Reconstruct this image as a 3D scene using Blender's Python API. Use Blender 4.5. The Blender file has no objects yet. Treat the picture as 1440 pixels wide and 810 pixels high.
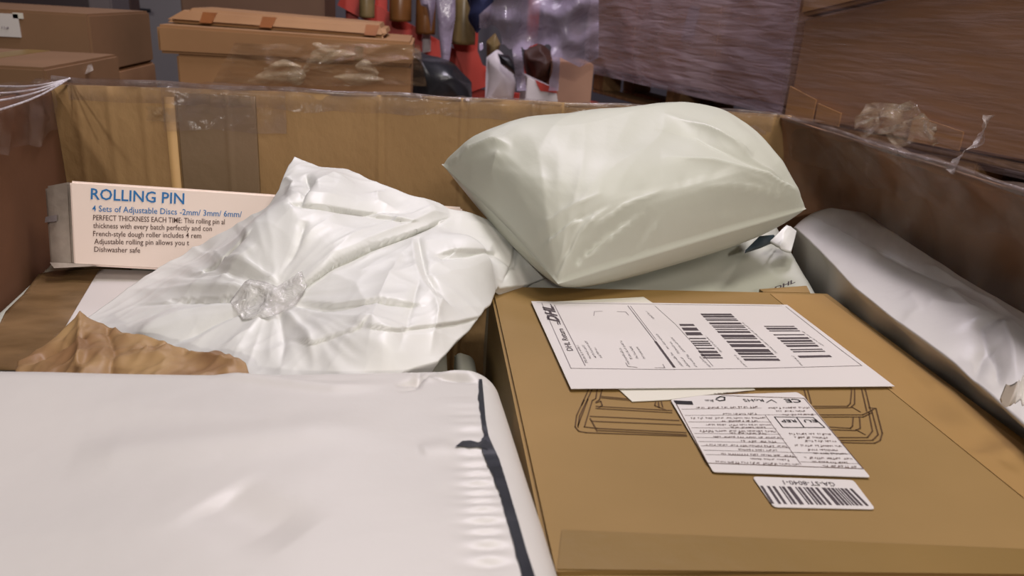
import bpy, bmesh, math, random
import numpy as np
from mathutils import Matrix, Vector, noise

random.seed(4)
rng = np.random.default_rng(4)
SC = bpy.context.scene
COL = SC.collection

# ------------------------------------------------------------------ camera
PITCH, ROLL, YAW, FPX = map(float, (20.0, 3.6, 7.0, 1100.0))
CAM = np.array([0.0, 0.0, 1.15])
_p, _r, _y = (math.radians(a) for a in (PITCH, ROLL, YAW))
FWD = np.array([math.sin(_y)*math.cos(_p), math.cos(_y)*math.cos(_p), -math.sin(_p)])
_rt = np.array([math.cos(_y), -math.sin(_y), 0.0]); _up = np.cross(_rt, FWD)
RIGHT = _rt*math.cos(_r) + _up*math.sin(_r)
UP = -_rt*math.sin(_r) + _up*math.cos(_r)
cd = bpy.data.cameras.new('camera'); cam = bpy.data.objects.new('camera', cd); COL.objects.link(cam)
M = Matrix.Identity(4)
for i in range(3):
    M[i][0], M[i][1], M[i][2], M[i][3] = RIGHT[i], UP[i], -FWD[i], CAM[i]
cam.matrix_world = M
cd.sensor_width = 36.0; cd.lens = 36.0*FPX/1440.0; cd.clip_start = 0.02
cd.dof.use_dof = True; cd.dof.focus_distance = 0.86; cd.dof.aperture_fstop = 9.0
SC.camera = cam

# ------------------------------------------------------------------ light
SC.view_settings.view_transform = 'Standard'; SC.view_settings.look = 'None'
SC.view_settings.gamma = 1.0; SC.view_settings.use_curve_mapping = False
SC.view_settings.exposure = -0.16
w = bpy.data.worlds.new('world'); SC.world = w; w.use_nodes = True
w.node_tree.nodes['Background'].inputs[0].default_value = (0.62, 0.55, 0.60, 1)
w.node_tree.nodes['Background'].inputs[1].default_value = 0.12

def area(name, loc, target, size, energy, color, sy=None):
    l = bpy.data.lights.new(name, 'AREA'); l.energy = energy; l.color = color; l.size = size
    if sy: l.shape = 'RECTANGLE'; l.size_y = sy
    o = bpy.data.objects.new(name, l); COL.objects.link(o); o.location = loc
    o.rotation_euler = (Vector(target)-Vector(loc)).to_track_quat('-Z', 'Y').to_euler()
    return o
area('lamp_over_aisle', (1.0, 0.55, 3.6), (0.1, 0.75, 0.85), 0.45, 42, (1.0, 0.95, 0.87), 1.0)
area('lamp_behind', (1.0, -1.7, 3.0), (0.0, 0.9, 0.9), 0.7, 36, (1.0, 0.88, 0.82), 0.9)
area('lamp_warehouse', (0.6, 1.9, 4.4), (0.9, 2.8, 1.0), 0.4, 105, (0.95, 0.86, 1.0), 1.2)
area('added_glint_lamp', (-0.9, -8.5, 4.4), (0.0, 1.5, 1.0), 0.16, 260, (1.0, 0.93, 0.88), 0.30)  # unseen lamp added to strike glints from the film
area('lamp_far', (-0.6, 5.0, 4.6), (0.0, 4.6, 0.8), 0.4, 45, (0.95, 0.88, 1.0), 1.2)

# ------------------------------------------------------------------ projection from the photograph onto real planes
def at(u, v, z=None, y=None, x=None):
    d = RIGHT*(u-720)/FPX + UP*(405-v)/FPX + FWD
    if z is not None: t = (z-CAM[2])/d[2]
    elif y is not None: t = (y-CAM[1])/d[1]
    else: t = (x-CAM[0])/d[0]
    return CAM + d*t

# ------------------------------------------------------------------ object helpers
def tag(o, label=None, cat=None, group=None, kind=None):
    if label: o['label'] = label
    if cat: o['category'] = cat
    if group: o['group'] = group
    if kind: o['kind'] = kind
    return o

def empty(name, loc, label=None, cat=None, group=None):
    o = bpy.data.objects.new(name, None); COL.objects.link(o); o.location = loc
    o.empty_display_size = 0.05
    return tag(o, label, cat, group)

def mesh_obj(name, verts, faces, mat, parent=None, smooth=False, mats=None, fm=None):
    me = bpy.data.meshes.new(name)
    off = Vector(parent_loc(parent)) if parent else Vector((0, 0, 0))
    if isinstance(verts, np.ndarray): verts = (verts - np.array(off)).tolist()
    else: verts = [tuple(Vector(v)-off) for v in verts]
    me.from_pydata(verts, [], faces)
    for m in (mats or [mat]): me.materials.append(m)
    if fm is not None: me.polygons.foreach_set('material_index', fm)
    if smooth: me.polygons.foreach_set('use_smooth', [True]*len(me.polygons))
    me.update()
    o = bpy.data.objects.new(name, me); COL.objects.link(o)
    if parent: o.parent = parent
    return o

def parent_loc(p):
    l = Vector((0, 0, 0))
    while p: l = l + p.location; p = p.parent
    return l

def box8(c, name, mat, parent=None, bevel=0.0, seg=2, cuts=0, wob=0.0):
    """c: eight corners, bottom ring then top ring (ccw)."""
    bm = bmesh.new(); vs = [bm.verts.new(Vector(p)) for p in c]
    for f in ((3, 2, 1, 0), (4, 5, 6, 7), (0, 1, 5, 4), (1, 2, 6, 5), (2, 3, 7, 6), (3, 0, 4, 7)):
        bm.faces.new([vs[i] for i in f])
    if cuts:
        bmesh.ops.subdivide_edges(bm, edges=bm.edges[:], cuts=cuts, use_grid_fill=True)
        for v in bm.verts:
            n = noise.noise_vector(v.co*6.0)
            v.co += n*wob
    elif bevel:
        bmesh.ops.bevel(bm, geom=bm.edges[:], offset=bevel, segments=seg, affect='EDGES')
    bmesh.ops.recalc_face_normals(bm, faces=bm.faces[:])
    off = parent_loc(parent)
    for v in bm.verts: v.co -= off
    me = bpy.data.meshes.new(name); bm.to_mesh(me); bm.free(); me.materials.append(mat)
    o = bpy.data.objects.new(name, me); COL.objects.link(o)
    if parent: o.parent = parent
    return o

def box(x0, x1, y0, y1, z0, z1, name, mat, parent=None, bevel=0.0, rot=0.0, piv=None, **k):
    c = [(x0, y0, z0), (x1, y0, z0), (x1, y1, z0), (x0, y1, z0), (x0, y0, z1), (x1, y0, z1), (x1, y1, z1), (x0, y1, z1)]
    if rot:
        px, py = piv if piv else ((x0+x1)/2, (y0+y1)/2); cs, sn = math.cos(rot), math.sin(rot)
        c = [(px+(a-px)*cs-(b-py)*sn, py+(a-px)*sn+(b-py)*cs, z) for a, b, z in c]
    return box8(c, name, mat, parent, bevel, **k)

def grid_faces(n, m, base=0, flip=False):
    idx = np.arange(n*m).reshape(n, m)+base
    a, b, c, d = idx[:-1, :-1].ravel(), idx[1:, :-1].ravel(), idx[1:, 1:].ravel(), idx[:-1, 1:].ravel()
    f = np.stack([a, b, c, d] if not flip else [d, c, b, a], 1)
    return f.tolist()

def tube(name, pts, r, mat, parent=None, sides=8):
    cu = bpy.data.curves.new(name, 'CURVE'); cu.dimensions = '3D'; cu.bevel_depth = r; cu.bevel_resolution = 2
    sp = cu.splines.new('POLY'); sp.points.add(len(pts)-1)
    for i, p in enumerate(pts): sp.points[i].co = (*p, 1)
    cu.use_fill_caps = True
    t = bpy.data.objects.new(name, cu); COL.objects.link(t)
    dg = bpy.context.evaluated_depsgraph_get(); me = bpy.data.meshes.new_from_object(t.evaluated_get(dg))
    bpy.data.objects.remove(t); me.materials.clear(); me.materials.append(mat)
    off = parent_loc(parent)
    me.transform(Matrix.Translation(-off))
    o = bpy.data.objects.new(name, me); COL.objects.link(o)
    if parent: o.parent = parent
    return o

# ------------------------------------------------------------------ materials
def srgb(r, g, b):
    f = lambda c: ((c/255+0.055)/1.055)**2.4 if c > 10 else c/255/12.92
    return (f(r), f(g), f(b), 1)

def newmat(name):
    m = bpy.data.materials.new(name); m.use_nodes = True
    nt = m.node_tree; return m, nt, nt.nodes['Principled BSDF']

def noisemat(name, c0, c1, scale=8, rough=0.7, spec=0.3, bump=0.0, bscale=60, stretch=(1, 1, 1), detail=5, bdist=0.002, coat=0.0, lo=.35, hi=.65):
    m, nt, p = newmat(name)
    tc = nt.nodes.new('ShaderNodeTexCoord'); mp = nt.nodes.new('ShaderNodeMapping')
    mp.inputs['Scale'].default_value = stretch
    nt.links.new(tc.outputs['Object'], mp.inputs[0])
    n = nt.nodes.new('ShaderNodeTexNoise'); n.inputs['Scale'].default_value = scale; n.inputs['Detail'].default_value = detail
    nt.links.new(mp.outputs[0], n.inputs[0])
    r = nt.nodes.new('ShaderNodeValToRGB'); r.color_ramp.elements[0].color = c0; r.color_ramp.elements[1].color = c1
    r.color_ramp.elements[0].position = lo; r.color_ramp.elements[1].position = hi
    nt.links.new(n.outputs[0], r.inputs[0]); nt.links.new(r.outputs[0], p.inputs['Base Color'])
    p.inputs['Roughness'].default_value = rough; p.inputs['Specular IOR Level'].default_value = spec
    p.inputs['Coat Weight'].default_value = coat; p.inputs['Coat Roughness'].default_value = 0.15
    if bump:
        b = nt.nodes.new('ShaderNodeTexNoise'); b.inputs['Scale'].default_value = bscale; b.inputs['Detail'].default_value = 4
        nt.links.new(mp.outputs[0], b.inputs[0])
        bp = nt.nodes.new('ShaderNodeBump'); bp.inputs['Strength'].default_value = bump; bp.inputs['Distance'].default_value = bdist
        nt.links.new(b.outputs[0], bp.inputs['Height']); nt.links.new(bp.outputs[0], p.inputs['Normal'])
    return m

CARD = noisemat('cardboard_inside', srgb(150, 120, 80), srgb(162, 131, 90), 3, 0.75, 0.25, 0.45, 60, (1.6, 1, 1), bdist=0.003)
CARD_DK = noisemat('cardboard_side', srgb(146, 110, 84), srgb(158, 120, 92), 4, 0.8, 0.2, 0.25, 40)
CARD_LF = noisemat('cardboard_left_shaded', srgb(98, 66, 46), srgb(108, 74, 52), 4, 0.8, 0.2, 0.25, 40)  # shadow on the left wall is put into this darker brown
CARTON = noisemat('carton_kraft', srgb(132, 105, 58), srgb(142, 113, 65), 4, 0.62, 0.35, 0.15, 120, bdist=0.001)
TAPED = noisemat('taped_cardboard', srgb(118, 98, 72), srgb(128, 106, 80), 6, 0.5, 0.4, 0.35, 70)
KRAFT = noisemat('brown_packing_tape', srgb(98, 76, 48), srgb(124, 98, 66), 14, 0.32, 0.5, 0.3, 50, (1, 2, 1))
KRAFT_C = noisemat('crumpled_kraft', srgb(132, 100, 68), srgb(164, 134, 92), 16, 0.5, 0.35, 0.3, 40)
POLY = noisemat('white_poly_film', srgb(208, 209, 203), srgb(215, 215, 209), 3, 0.42, 0.45, 0.25, 30, bdist=0.003)
POLY_G = noisemat('white_poly_film_green', srgb(178, 180, 166), srgb(188, 189, 175), 3, 0.45, 0.4, 0.25, 30, bdist=0.003)
POLY_L = noisemat('white_poly_film_cool', srgb(193, 190, 184), srgb(203, 199, 192), 3, 0.42, 0.45, 0.3, 30, bdist=0.003)
POLY_IN = noisemat('black_film_lining', srgb(26, 28, 34), srgb(40, 42, 48), 20, 0.45, 0.4, 0.3, 60)
PAPER = noisemat('label_paper', srgb(198, 193, 188), srgb(203, 197, 191), 3, 0.5, 0.4)
PAPER2 = noisemat('under_sheet_paper', srgb(204, 200, 184), srgb(208, 204, 190), 3, 0.5, 0.4)
BOXW = noisemat('box_white_card', srgb(240, 222, 210), srgb(245, 228, 216), 3, 0.5, 0.4)
BOXW_S = noisemat('box_grey_end', srgb(128, 118, 108), srgb(176, 164, 152), 14, 0.45, 0.5, 0.4, 60, lo=.4, hi=.6)  # mottled grey card, darker than the white front
INK = noisemat('black_ink', srgb(70, 62, 64), srgb(82, 73, 75), 5, 0.6, 0.2)
INKD = noisemat('deep_black_ink', srgb(34, 30, 32), srgb(42, 38, 40), 5, 0.6, 0.2)
INKG = noisemat('grey_ink', srgb(120, 112, 112), srgb(136, 128, 128), 5, 0.6, 0.2)
INKB = noisemat('blue_ink', srgb(38, 112, 172), srgb(46, 122, 182), 5, 0.5, 0.3)
INKBR = noisemat('brown_print', srgb(72, 52, 30), srgb(88, 64, 38), 9, 0.6, 0.2)
INKT = noisemat('small_print_brown', srgb(84, 62, 54), srgb(98, 74, 64), 5, 0.6, 0.2)

def crinkle(m, scale, strength, dist, stretch=(1, 1, 1)):
    nt = m.node_tree; p = nt.nodes['Principled BSDF']; old = p.inputs['Normal'].links[0].from_node
    n = nt.nodes.new('ShaderNodeTexNoise'); n.noise_type = 'RIDGED_MULTIFRACTAL'; n.inputs['Scale'].default_value = scale; n.inputs['Detail'].default_value = 3
    n.inputs['Distortion'].default_value = .4
    tc = nt.nodes.new('ShaderNodeTexCoord'); mp = nt.nodes.new('ShaderNodeMapping'); mp.inputs['Scale'].default_value = stretch
    nt.links.new(tc.outputs['Object'], mp.inputs[0]); nt.links.new(mp.outputs[0], n.inputs[0])
    b = nt.nodes.new('ShaderNodeBump'); b.inputs['Strength'].default_value = strength; b.inputs['Distance'].default_value = dist
    nt.links.new(n.outputs[0], b.inputs['Height']); nt.links.new(old.outputs[0], b.inputs['Normal']); nt.links.new(b.outputs[0], p.inputs['Normal'])
    return m
def filmmat(name, tint, fac, rough=0.12, bump=0.6, bscale=25, stretch=(1, 1, 1), spread=0.25, dist=0.01):
    m = bpy.data.materials.new(name); m.use_nodes = True; nt = m.node_tree; nt.nodes.clear()
    out = nt.nodes.new('ShaderNodeOutputMaterial'); mix = nt.nodes.new('ShaderNodeMixShader')
    tr = nt.nodes.new('ShaderNodeBsdfTransparent'); p = nt.nodes.new('ShaderNodeBsdfPrincipled')
    tr.inputs[0].default_value = (0.96, 0.95, 0.95, 1)
    p.inputs['Base Color'].default_value = tint; p.inputs['Roughness'].default_value = rough
    p.inputs['Specular IOR Level'].default_value = 0.9
    tc = nt.nodes.new('ShaderNodeTexCoord'); mp = nt.nodes.new('ShaderNodeMapping'); mp.inputs['Scale'].default_value = stretch
    nt.links.new(tc.outputs['Object'], mp.inputs[0])
    n = nt.nodes.new('ShaderNodeTexNoise'); n.inputs['Scale'].default_value = bscale; n.inputs['Detail'].default_value = 6
    n.inputs['Distortion'].default_value = 0.6
    nt.links.new(mp.outputs[0], n.inputs[0])
    bp = nt.nodes.new('ShaderNodeBump'); bp.inputs['Strength'].default_value = bump; bp.inputs['Distance'].default_value = dist
    nt.links.new(n.outputs[0], bp.inputs['Height']); nt.links.new(bp.outputs[0], p.inputs['Normal'])
    mr = nt.nodes.new('ShaderNodeMapRange'); mr.inputs[1].default_value = .35; mr.inputs[2].default_value = .7
    mr.inputs[3].default_value = max(0.02, fac-spread); mr.inputs[4].default_value = fac+spread
    n2 = nt.nodes.new('ShaderNodeTexNoise'); n2.inputs['Scale'].default_value = bscale*0.7; n2.inputs['Detail'].default_value = 3
    nt.links.new(mp.outputs[0], n2.inputs[0]); nt.links.new(n2.outputs[0], mr.inputs[0])
    nt.links.new(mr.outputs[0], mix.inputs[0]); nt.links.new(tr.outputs[0], mix.inputs[1]); nt.links.new(p.outputs[0], mix.inputs[2])
    nt.links.new(mix.outputs[0], out.inputs[0])
    return m
FILM = filmmat('clear_stretch_film', srgb(150, 134, 126), 0.16, spread=0.13)
ROLLF = filmmat('rolled_film_edge', srgb(128, 112, 106), 0.45, spread=0.3, rough=.2)
FILM_P = filmmat('purple_film_bands', srgb(186, 168, 174), 0.54, rough=0.2, bscale=9, stretch=(0.5, 0.5, 5), spread=0.22)
FILM_B = filmmat('stretch_film_bands', srgb(150, 130, 128), 0.26, rough=0.22, bscale=14, stretch=(0.6, 0.6, 6), spread=0.14)
FILM_M = filmmat('milky_film', srgb(152, 140, 160), 0.74, rough=0.2, bscale=9, spread=0.28, dist=0.03)
TAPE = filmmat('clear_tape', srgb(190, 170, 130), 0.16, rough=0.1, bump=0.25, bscale=30, spread=0.06)

crinkle(POLY, 7, .55, .006); crinkle(POLY_G, 4, .35, .005, (1, 1.6, 1)); crinkle(KRAFT_C, 14, .5, .004)
# ------------------------------------------------------------------ thin plate interpolation
def tps(P, z, lam=1e-5):
    P = np.asarray(P, float); z = np.asarray(z, float); n = len(P)
    r2 = ((P[:, None]-P[None])**2).sum(-1)
    K = 0.5*r2*np.log(r2+1e-12); K[np.diag_indices(n)] += lam
    A = np.zeros((n+3, n+3)); A[:n, :n] = K; A[:n, n] = 1; A[:n, n+1:] = P; A[n, :n] = 1; A[n+1:, :n] = P.T
    s = np.linalg.solve(A, np.concatenate([z, np.zeros(3)]))
    def f(Q):
        sh = Q.shape[:-1]; q = Q.reshape(-1, 2); r2 = ((q[:, None]-P[None])**2).sum(-1)
        return (0.5*r2*np.log(r2+1e-12) @ s[:n] + s[n] + q @ s[n+1:]).reshape(sh)
    return f

def project(P):
    D = P-CAM; k = D@FWD
    return np.stack([720+FPX*(D@RIGHT)/k, 405-FPX*(D@UP)/k], -1)

def seg_dist(Q, pts):
    """distance of Q[...,2] to a polyline and the running fraction along it"""
    best = np.full(Q.shape[:-1], 1e9); frac = np.zeros(Q.shape[:-1]); side = np.zeros(Q.shape[:-1])
    pts = np.asarray(pts)[:, :2]; L = np.linalg.norm(np.diff(pts, axis=0), axis=1); T = L.sum(); acc = 0
    for i in range(len(pts)-1):
        a, b = pts[i], pts[i+1]; d = b-a; t = np.clip(((Q-a)@d)/(d@d), 0, 1)
        e = Q-(a+t[..., None]*d); dd = np.linalg.norm(e, axis=-1); m = dd < best
        sg = np.sign(d[0]*e[..., 1]-d[1]*e[..., 0])
        best[m] = dd[m]; frac[m] = ((acc+t*L[i])/T)[m]; side[m] = sg[m]; acc += L[i]
    return best, frac, side

def arc(pts, n):
    """resample a 3-D polyline at n points"""
    pts = np.asarray(pts, float); L = np.concatenate([[0], np.cumsum(np.linalg.norm(np.diff(pts, axis=0), axis=1))])
    t = np.linspace(0, L[-1], n)
    return np.stack([np.interp(t, L, pts[:, k]) for k in range(3)], 1)

def coons(bot, top, left, right, n, m):
    """bot/top run along s (n points), left/right along t (m points)"""
    B, T, Lf, R = arc(bot, n), arc(top, n), arc(left, m), arc(right, m)
    s = np.linspace(0, 1, n)[:, None, None]; t = np.linspace(0, 1, m)[None, :, None]
    return ((1-t)*B[:, None]+t*T[:, None]+(1-s)*Lf[None]+s*R[None]
            - ((1-s)*(1-t)*B[0]+s*(1-t)*B[-1]+(1-s)*t*T[0]+s*t*T[-1]))

# ------------------------------------------------------------------ a small position based cloth solver on grids
class Cloth:
    def __init__(s, rest, bend=0.15):
        """rest: list of layers [n,m,3] in rest shape"""
        s.n, s.m = rest[0].shape[:2]; n, m = s.n, s.m
        R = np.concatenate([r.reshape(-1, 3) for r in rest]); s.nl = len(rest)
        s.groups = []
        idx = np.arange(n*m).reshape(n, m)
        def add(a, b, par, st):
            for q in np.unique(par):
                k = par == q; A = np.concatenate([a[k]+l*n*m for l in range(s.nl)]); Bb = np.concatenate([b[k]+l*n*m for l in range(s.nl)])
                s.groups.append((A, Bb, np.linalg.norm(R[A]-R[Bb], axis=1), st))
        I, J = np.meshgrid(np.arange(n), np.arange(m), indexing='ij')
        add(idx[:-1].ravel(), idx[1:].ravel(), (I[:-1] % 2).ravel(), 1.0)
        add(idx[:, :-1].ravel(), idx[:, 1:].ravel(), (J[:, :-1] % 2).ravel(), 1.0)
        add(idx[:-1, :-1].ravel(), idx[1:, 1:].ravel(), (I[:-1, :-1] % 2).ravel(), 0.6)
        add(idx[:-1, 1:].ravel(), idx[1:, :-1].ravel(), (I[:-1, 1:] % 2).ravel(), 0.6)
        add(idx[:-2].ravel(), idx[2:].ravel(), ((I[:-2]//2) % 2).ravel(), bend)
        add(idx[:, :-2].ravel(), idx[:, 2:].ravel(), ((J[:, :-2]//2) % 2).ravel(), bend)
    def run(s, P, steps, iters, scale=1.0, grav=0.0, press=0.0, weld=False, collide=None, damp=0.94, wgt=None):
        P = P.reshape(-1, 3).copy(); V = np.zeros_like(P); n, m = s.n, s.m
        bmask = np.zeros((n, m), bool); bmask[0] = bmask[-1] = True; bmask[:, 0] = bmask[:, -1] = True
        bi = np.flatnonzero(bmask.ravel())
        W = np.ones(len(P)) if wgt is None else wgt.ravel()
        for st in range(steps):
            F = np.zeros_like(P); F[:, 2] = -grav
            if press:
                for l in range(s.nl):
                    G = P[l*n*m:(l+1)*n*m].reshape(n, m, 3)
                    du = np.gradient(G, axis=0); dv = np.gradient(G, axis=1); N = np.cross(du, dv)
                    F[l*n*m:(l+1)*n*m] += (N*(press*(1 if l == 0 else -1))).reshape(-1, 3)
            V = (V+F)*damp; X = P+V*W[:, None]
            for it in range(iters):
                for A, B, r, k in s.groups:
                    d = X[B]-X[A]; L = np.linalg.norm(d, axis=1)+1e-9
                    wa, wb = W[A], W[B]; ws = wa+wb+1e-9
                    c = (k*(L-r*scale)/L/ws)[:, None]*d
                    X[A] += c*wa[:, None]; X[B] -= c*wb[:, None]
                if weld:
                    a = 0.5*(X[bi]+X[bi+n*m]); X[bi] = a; X[bi+n*m] = a
                if collide is not None: X = collide(X)
            V = X-P; P = X
        return P.reshape(s.nl, n, m, 3)

def closed_layers(name, T, B, mat, parent=None, lip=0.0):
    n, m = T.shape[:2]
    V = np.concatenate([T.reshape(-1, 3), B.reshape(-1, 3)])
    F = grid_faces(n, m)+grid_faces(n, m, n*m, True)
    idx = np.arange(n*m).reshape(n, m)
    ring = np.concatenate([idx[:, 0], idx[-1, 1:], idx[-2::-1, -1], idx[0, -2:0:-1]])
    k = len(ring)
    for i in range(k):
        a, b = int(ring[i]), int(ring[(i+1) % k]); F.append([b, a, a+n*m, b+n*m])
    return mesh_obj(name, V, F, mat, parent, smooth=True)

def ridged(Q, f, seed, ang=0.0, stretch=1.0):
    """folded noise: sharp crease-like valleys"""
    c, s_ = math.cos(ang), math.sin(ang); out = np.zeros(Q.shape[:-1]); fl = Q.reshape(-1, 2); o = out.ravel()
    for i, (x, y) in enumerate(fl):
        a = (x*c+y*s_)*f/stretch; b = (-x*s_+y*c)*f
        o[i] = 1-abs(noise.noise((a+seed*7.3, b-seed*3.1, seed*1.7)))*2.0
    return o.reshape(out.shape)

def smoothn(Q, f, seed):
    fl = Q.reshape(-1, 2); return np.array([noise.noise((x*f+seed*5.1, y*f, seed*2.3)) for x, y in fl]).reshape(Q.shape[:-1])

# =================================================================== THE SETTING
FLOORM = noisemat('warehouse_concrete', srgb(92, 84, 80), srgb(112, 102, 98), 2, 0.6, 0.4, 0.1, 20)
WALLM = noisemat('grey_panel_wall', srgb(98, 94, 100), srgb(110, 106, 112), 1, 0.7, 0.2)
CEILM = noisemat('dark_roof_sheet', srgb(52, 48, 52), srgb(62, 58, 60), 1, 0.8, 0.2)
def struct(o): o['kind'] = 'structure'; return o
struct(box(-5, 6, -12, 8, -0.1, 0, 'floor', FLOORM))
struct(box(-5, 6, 8, 8.1, 0, 5, 'wall_back', WALLM))
struct(box(-5.1, -5, -12, 8, 0, 5, 'wall_left', WALLM))
struct(box(6, 6.1, -12, 8, 0, 5, 'wall_right', WALLM))
struct(box(-5, 6, -12.1, -12, 0, 5, 'wall_front', WALLM))
struct(box(-5, 6, -12, 8, 5, 5.1, 'ceiling', CEILM))

# =================================================================== THE BIG CARDBOARD CONTAINER
cont = empty('cardboard_container', (0, 0.58, 0.14), 'big open brown cardboard container holding all the parcels', 'container')
YB = 1.15
def wallgrid(name, fn, us, vs, mat, thick, nrm, parent=cont):
    U, V = np.meshgrid(us, vs, indexing='ij'); T = fn(U, V)
    return closed_layers(name, T, T+np.array(nrm)*thick, mat, parent)
def bumps(X, cs, wdt, h): return sum(h*np.exp(-((X-c)/wdt)**2) for c in cs)
xs_b = [at(u, 200, y=YB)[0] for u in (116, 160, 206, 322, 533, 648, 747, 787)]
def f_back(X, Z):
    lump = 0.0025*smoothn(np.stack([X*3, Z], -1), 9, 3)
    d = bumps(X, xs_b[:4], .005, .0018)+bumps(X, xs_b[4:], .002, .0022)-bumps(X, [c+.007 for c in xs_b[4:]], .002, .0016)
    return np.stack([X, YB-d+lump, Z+0.006*np.sin(X*3.1+1)*(Z > .9)*(Z-.9)/.115], -1)
wallgrid('back_panel', f_back, np.linspace(-.515, .55, 420), np.linspace(.15, 1.012, 50), CARD, .007, (0, 1, 0))
# overlapping flap of the back panel and the taped joint beside it
xo0, xo1 = at(254, 200, y=YB)[0], at(363, 200, y=YB)[0]
def f_over(X, Z): return np.stack([X, YB-.0045-bumps(X, [xo0+.09*.75], .004, .0012)+.0012*smoothn(np.stack([X, Z], -1), 14, 7), Z], -1)
wallgrid('overlap_panel', f_over, np.linspace(xo0, xo1, 60), np.linspace(.3, 1.006, 60), TAPED, .003, (0, 1, 0))
xj0, xj1 = at(237, 200, y=YB)[0], at(251, 200, y=YB)[0]
wallgrid('paper_joint_strip', lambda X, Z: np.stack([X, YB-.0035+X*0, Z], -1), np.linspace(xj0, xj1, 3), np.linspace(.3, 1.0, 3), noisemat('joint_strip', srgb(186, 150, 100), srgb(196, 160, 108), 6, .6), .002, (0, 1, 0))

seam_y = [.86, .645]
def f_right(Y, Z):
    k = np.clip((1.015-Z)/.13, 0, 1); bul = .082*np.sin(k*math.pi/2)*np.clip((1.19-Y)/.12, 0, 1)*np.clip(Z/.5, 0, 1)
    x = .530+(1.15-Y)*.043+bul-bumps(Y, seam_y, .003, .004)+.002*smoothn(np.stack([Y, Z], -1), 7, 5)
    return np.stack([x, Y, Z], -1)
wallgrid('right_panel', f_right, np.linspace(1.155, .0, 260), np.linspace(.15, 1.012, 70), CARD_DK, .007, (1, 0, 0))
def f_left(Y, Z): return np.stack([-.505+np.clip(1.15-Y, 0, .35)*.12+.003*smoothn(np.stack([Y, Z], -1), 5, 8), Y, Z], -1)
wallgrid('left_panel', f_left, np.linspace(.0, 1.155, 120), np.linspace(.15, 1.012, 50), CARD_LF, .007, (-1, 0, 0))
wallgrid('front_panel', lambda X, Z: np.stack([X, X*0, Z], -1), np.linspace(-.47, .585, 40), np.linspace(.15, .80, 30), CARD_DK, .007, (0, -1, 0))
box(-.51, .63, -.006, 1.157, .142, .15, 'base_panel', CARD_DK, cont)

# film stretched over the rim: rolled edge, skirts, strands
def film_sheet(name, P, mat, parent=None, amp=.004, f=30, seed=1):
    n, m = P.shape[:2]; Q = P[..., 0]+P[..., 1]; R = P[..., 2]-P[..., 1]*.3
    d = amp*(ridged(np.stack([Q, R], -1), f, seed, .5, 2.0)-.4)
    du = np.gradient(P, axis=0); dv = np.gradient(P, axis=1); N = np.cross(du, dv); N /= np.linalg.norm(N, axis=-1, keepdims=True)+1e-9
    return mesh_obj(name, (P+N*d[..., None]).reshape(-1, 3), grid_faces(n, m), mat, parent, smooth=True)
def rimpt(k):
    # k 0..1 left wall front to back, 1..2 back wall, 2..3 right wall back to front
    if k < 1: y = k*1.15; return np.array([-.505+min(1.15-y, .35)*.12, y, 1.012])
    if k < 2: return np.array([-.505+(k-1)*1.035, 1.152, 1.012+.0*k])
    y = 1.15*(3-k); return np.array([.530+(1.15-y)*.043, y, 1.012])
def outw(k): return np.array([-1, 0, 0.]) if k < 1 else (np.array([0, 1, 0.]) if k < 2 else np.array([1, 0, 0.]))
def over_rim(name, k0, k1, nn, inn, out, mat, amp, seed, thick=.006):
    rows = []
    for i, k in enumerate(np.linspace(k0, k1, nn)):
        p, o = rimpt(k), outw(k); a = inn*(1+.35*noise.noise((k*17, seed, 0))); b = out
        prof = [(-thick, -a)]+[(-thick, -a*(1-j/9)) for j in range(1, 9)]+[(-thick*.9, 0), (-thick*.2, .005), (thick*.9, .006), (thick*1.7, .001)]+[(thick*1.9, -b*j/7) for j in range(1, 8)]
        rows.append([p+o*q+np.array([0, 0, h]) for q, h in prof])
    P = np.array(rows)
    # the wall bulges below its right rim: follow it
    if k0 >= 2:
        for r in P:
            for q in r[:10]:
                kk = np.clip((1.015-q[2])/.13, 0, 1); q[0] += .082*math.sin(kk*math.pi/2)*np.clip((1.19-q[1])/.12, 0, 1)-.003
    return film_sheet(name, P, mat, cont, amp, 26, seed)
over_rim('stretch_film', 1.02, 1.99, 260, .022, .12, FILM, .004, 3)
over_rim('stretch_film', 1.14, 1.30, 70, .055, .05, FILM, .006, 9, thick=.012)
GLINT = filmmat('shiny_film_patch', srgb(190, 170, 140), .20, rough=.05, bump=1.0, bscale=70, spread=.16, dist=.03)
for (ua, va, ub, vb), sd_ in (((258, 130, 296, 160), 2), ((312, 134, 352, 150), 4), ((205, 150, 255, 172), 6)):
    pa, pb_ = at(ua, va, y=1.14), at(ub, vb, y=1.14)
    gg = np.array([[[pa[0]+(pb_[0]-pa[0])*i/39, 1.141, pa[2]+(pb_[2]-pa[2])*j/29] for j in range(30)] for i in range(40)])
    film_sheet('film_patch', gg, GLINT, cont, .006, 70, sd_)
over_rim('stretch_film', 2.02, 2.95, 260, .060, .12, FILM, .005, 5)
over_rim('stretch_film', .05, .985, 220, .060, .12, FILM, .006, 6)
tube('film_roll', [rimpt(k)+[0, 0, .004+.0015*math.sin(k*40)] for k in np.linspace(1.0, 2.0, 60)], .0038, ROLLF, cont)
tube('film_roll', [rimpt(k)+[0, 0, .003+.0015*math.sin(k*33)] for k in np.linspace(2.0, 2.9, 60)], .0038, ROLLF, cont)
STRAND = filmmat('gathered_film_strand', srgb(220, 214, 218), .75, rough=.12, bscale=40, spread=.2)
a0 = rimpt(1.005)+[.02, -.01, .006]
for e in ((0, 121), (0, 131), (0, 141), (0, 154)):
    b0 = at(*e, z=1.016); tube('film_strand', [a0+(b0-a0)*t+[0, 0, -.004*math.sin(t*3.1)] for t in np.linspace(-.03, 1.06, 14)], .0013, STRAND, cont, 6)
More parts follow.
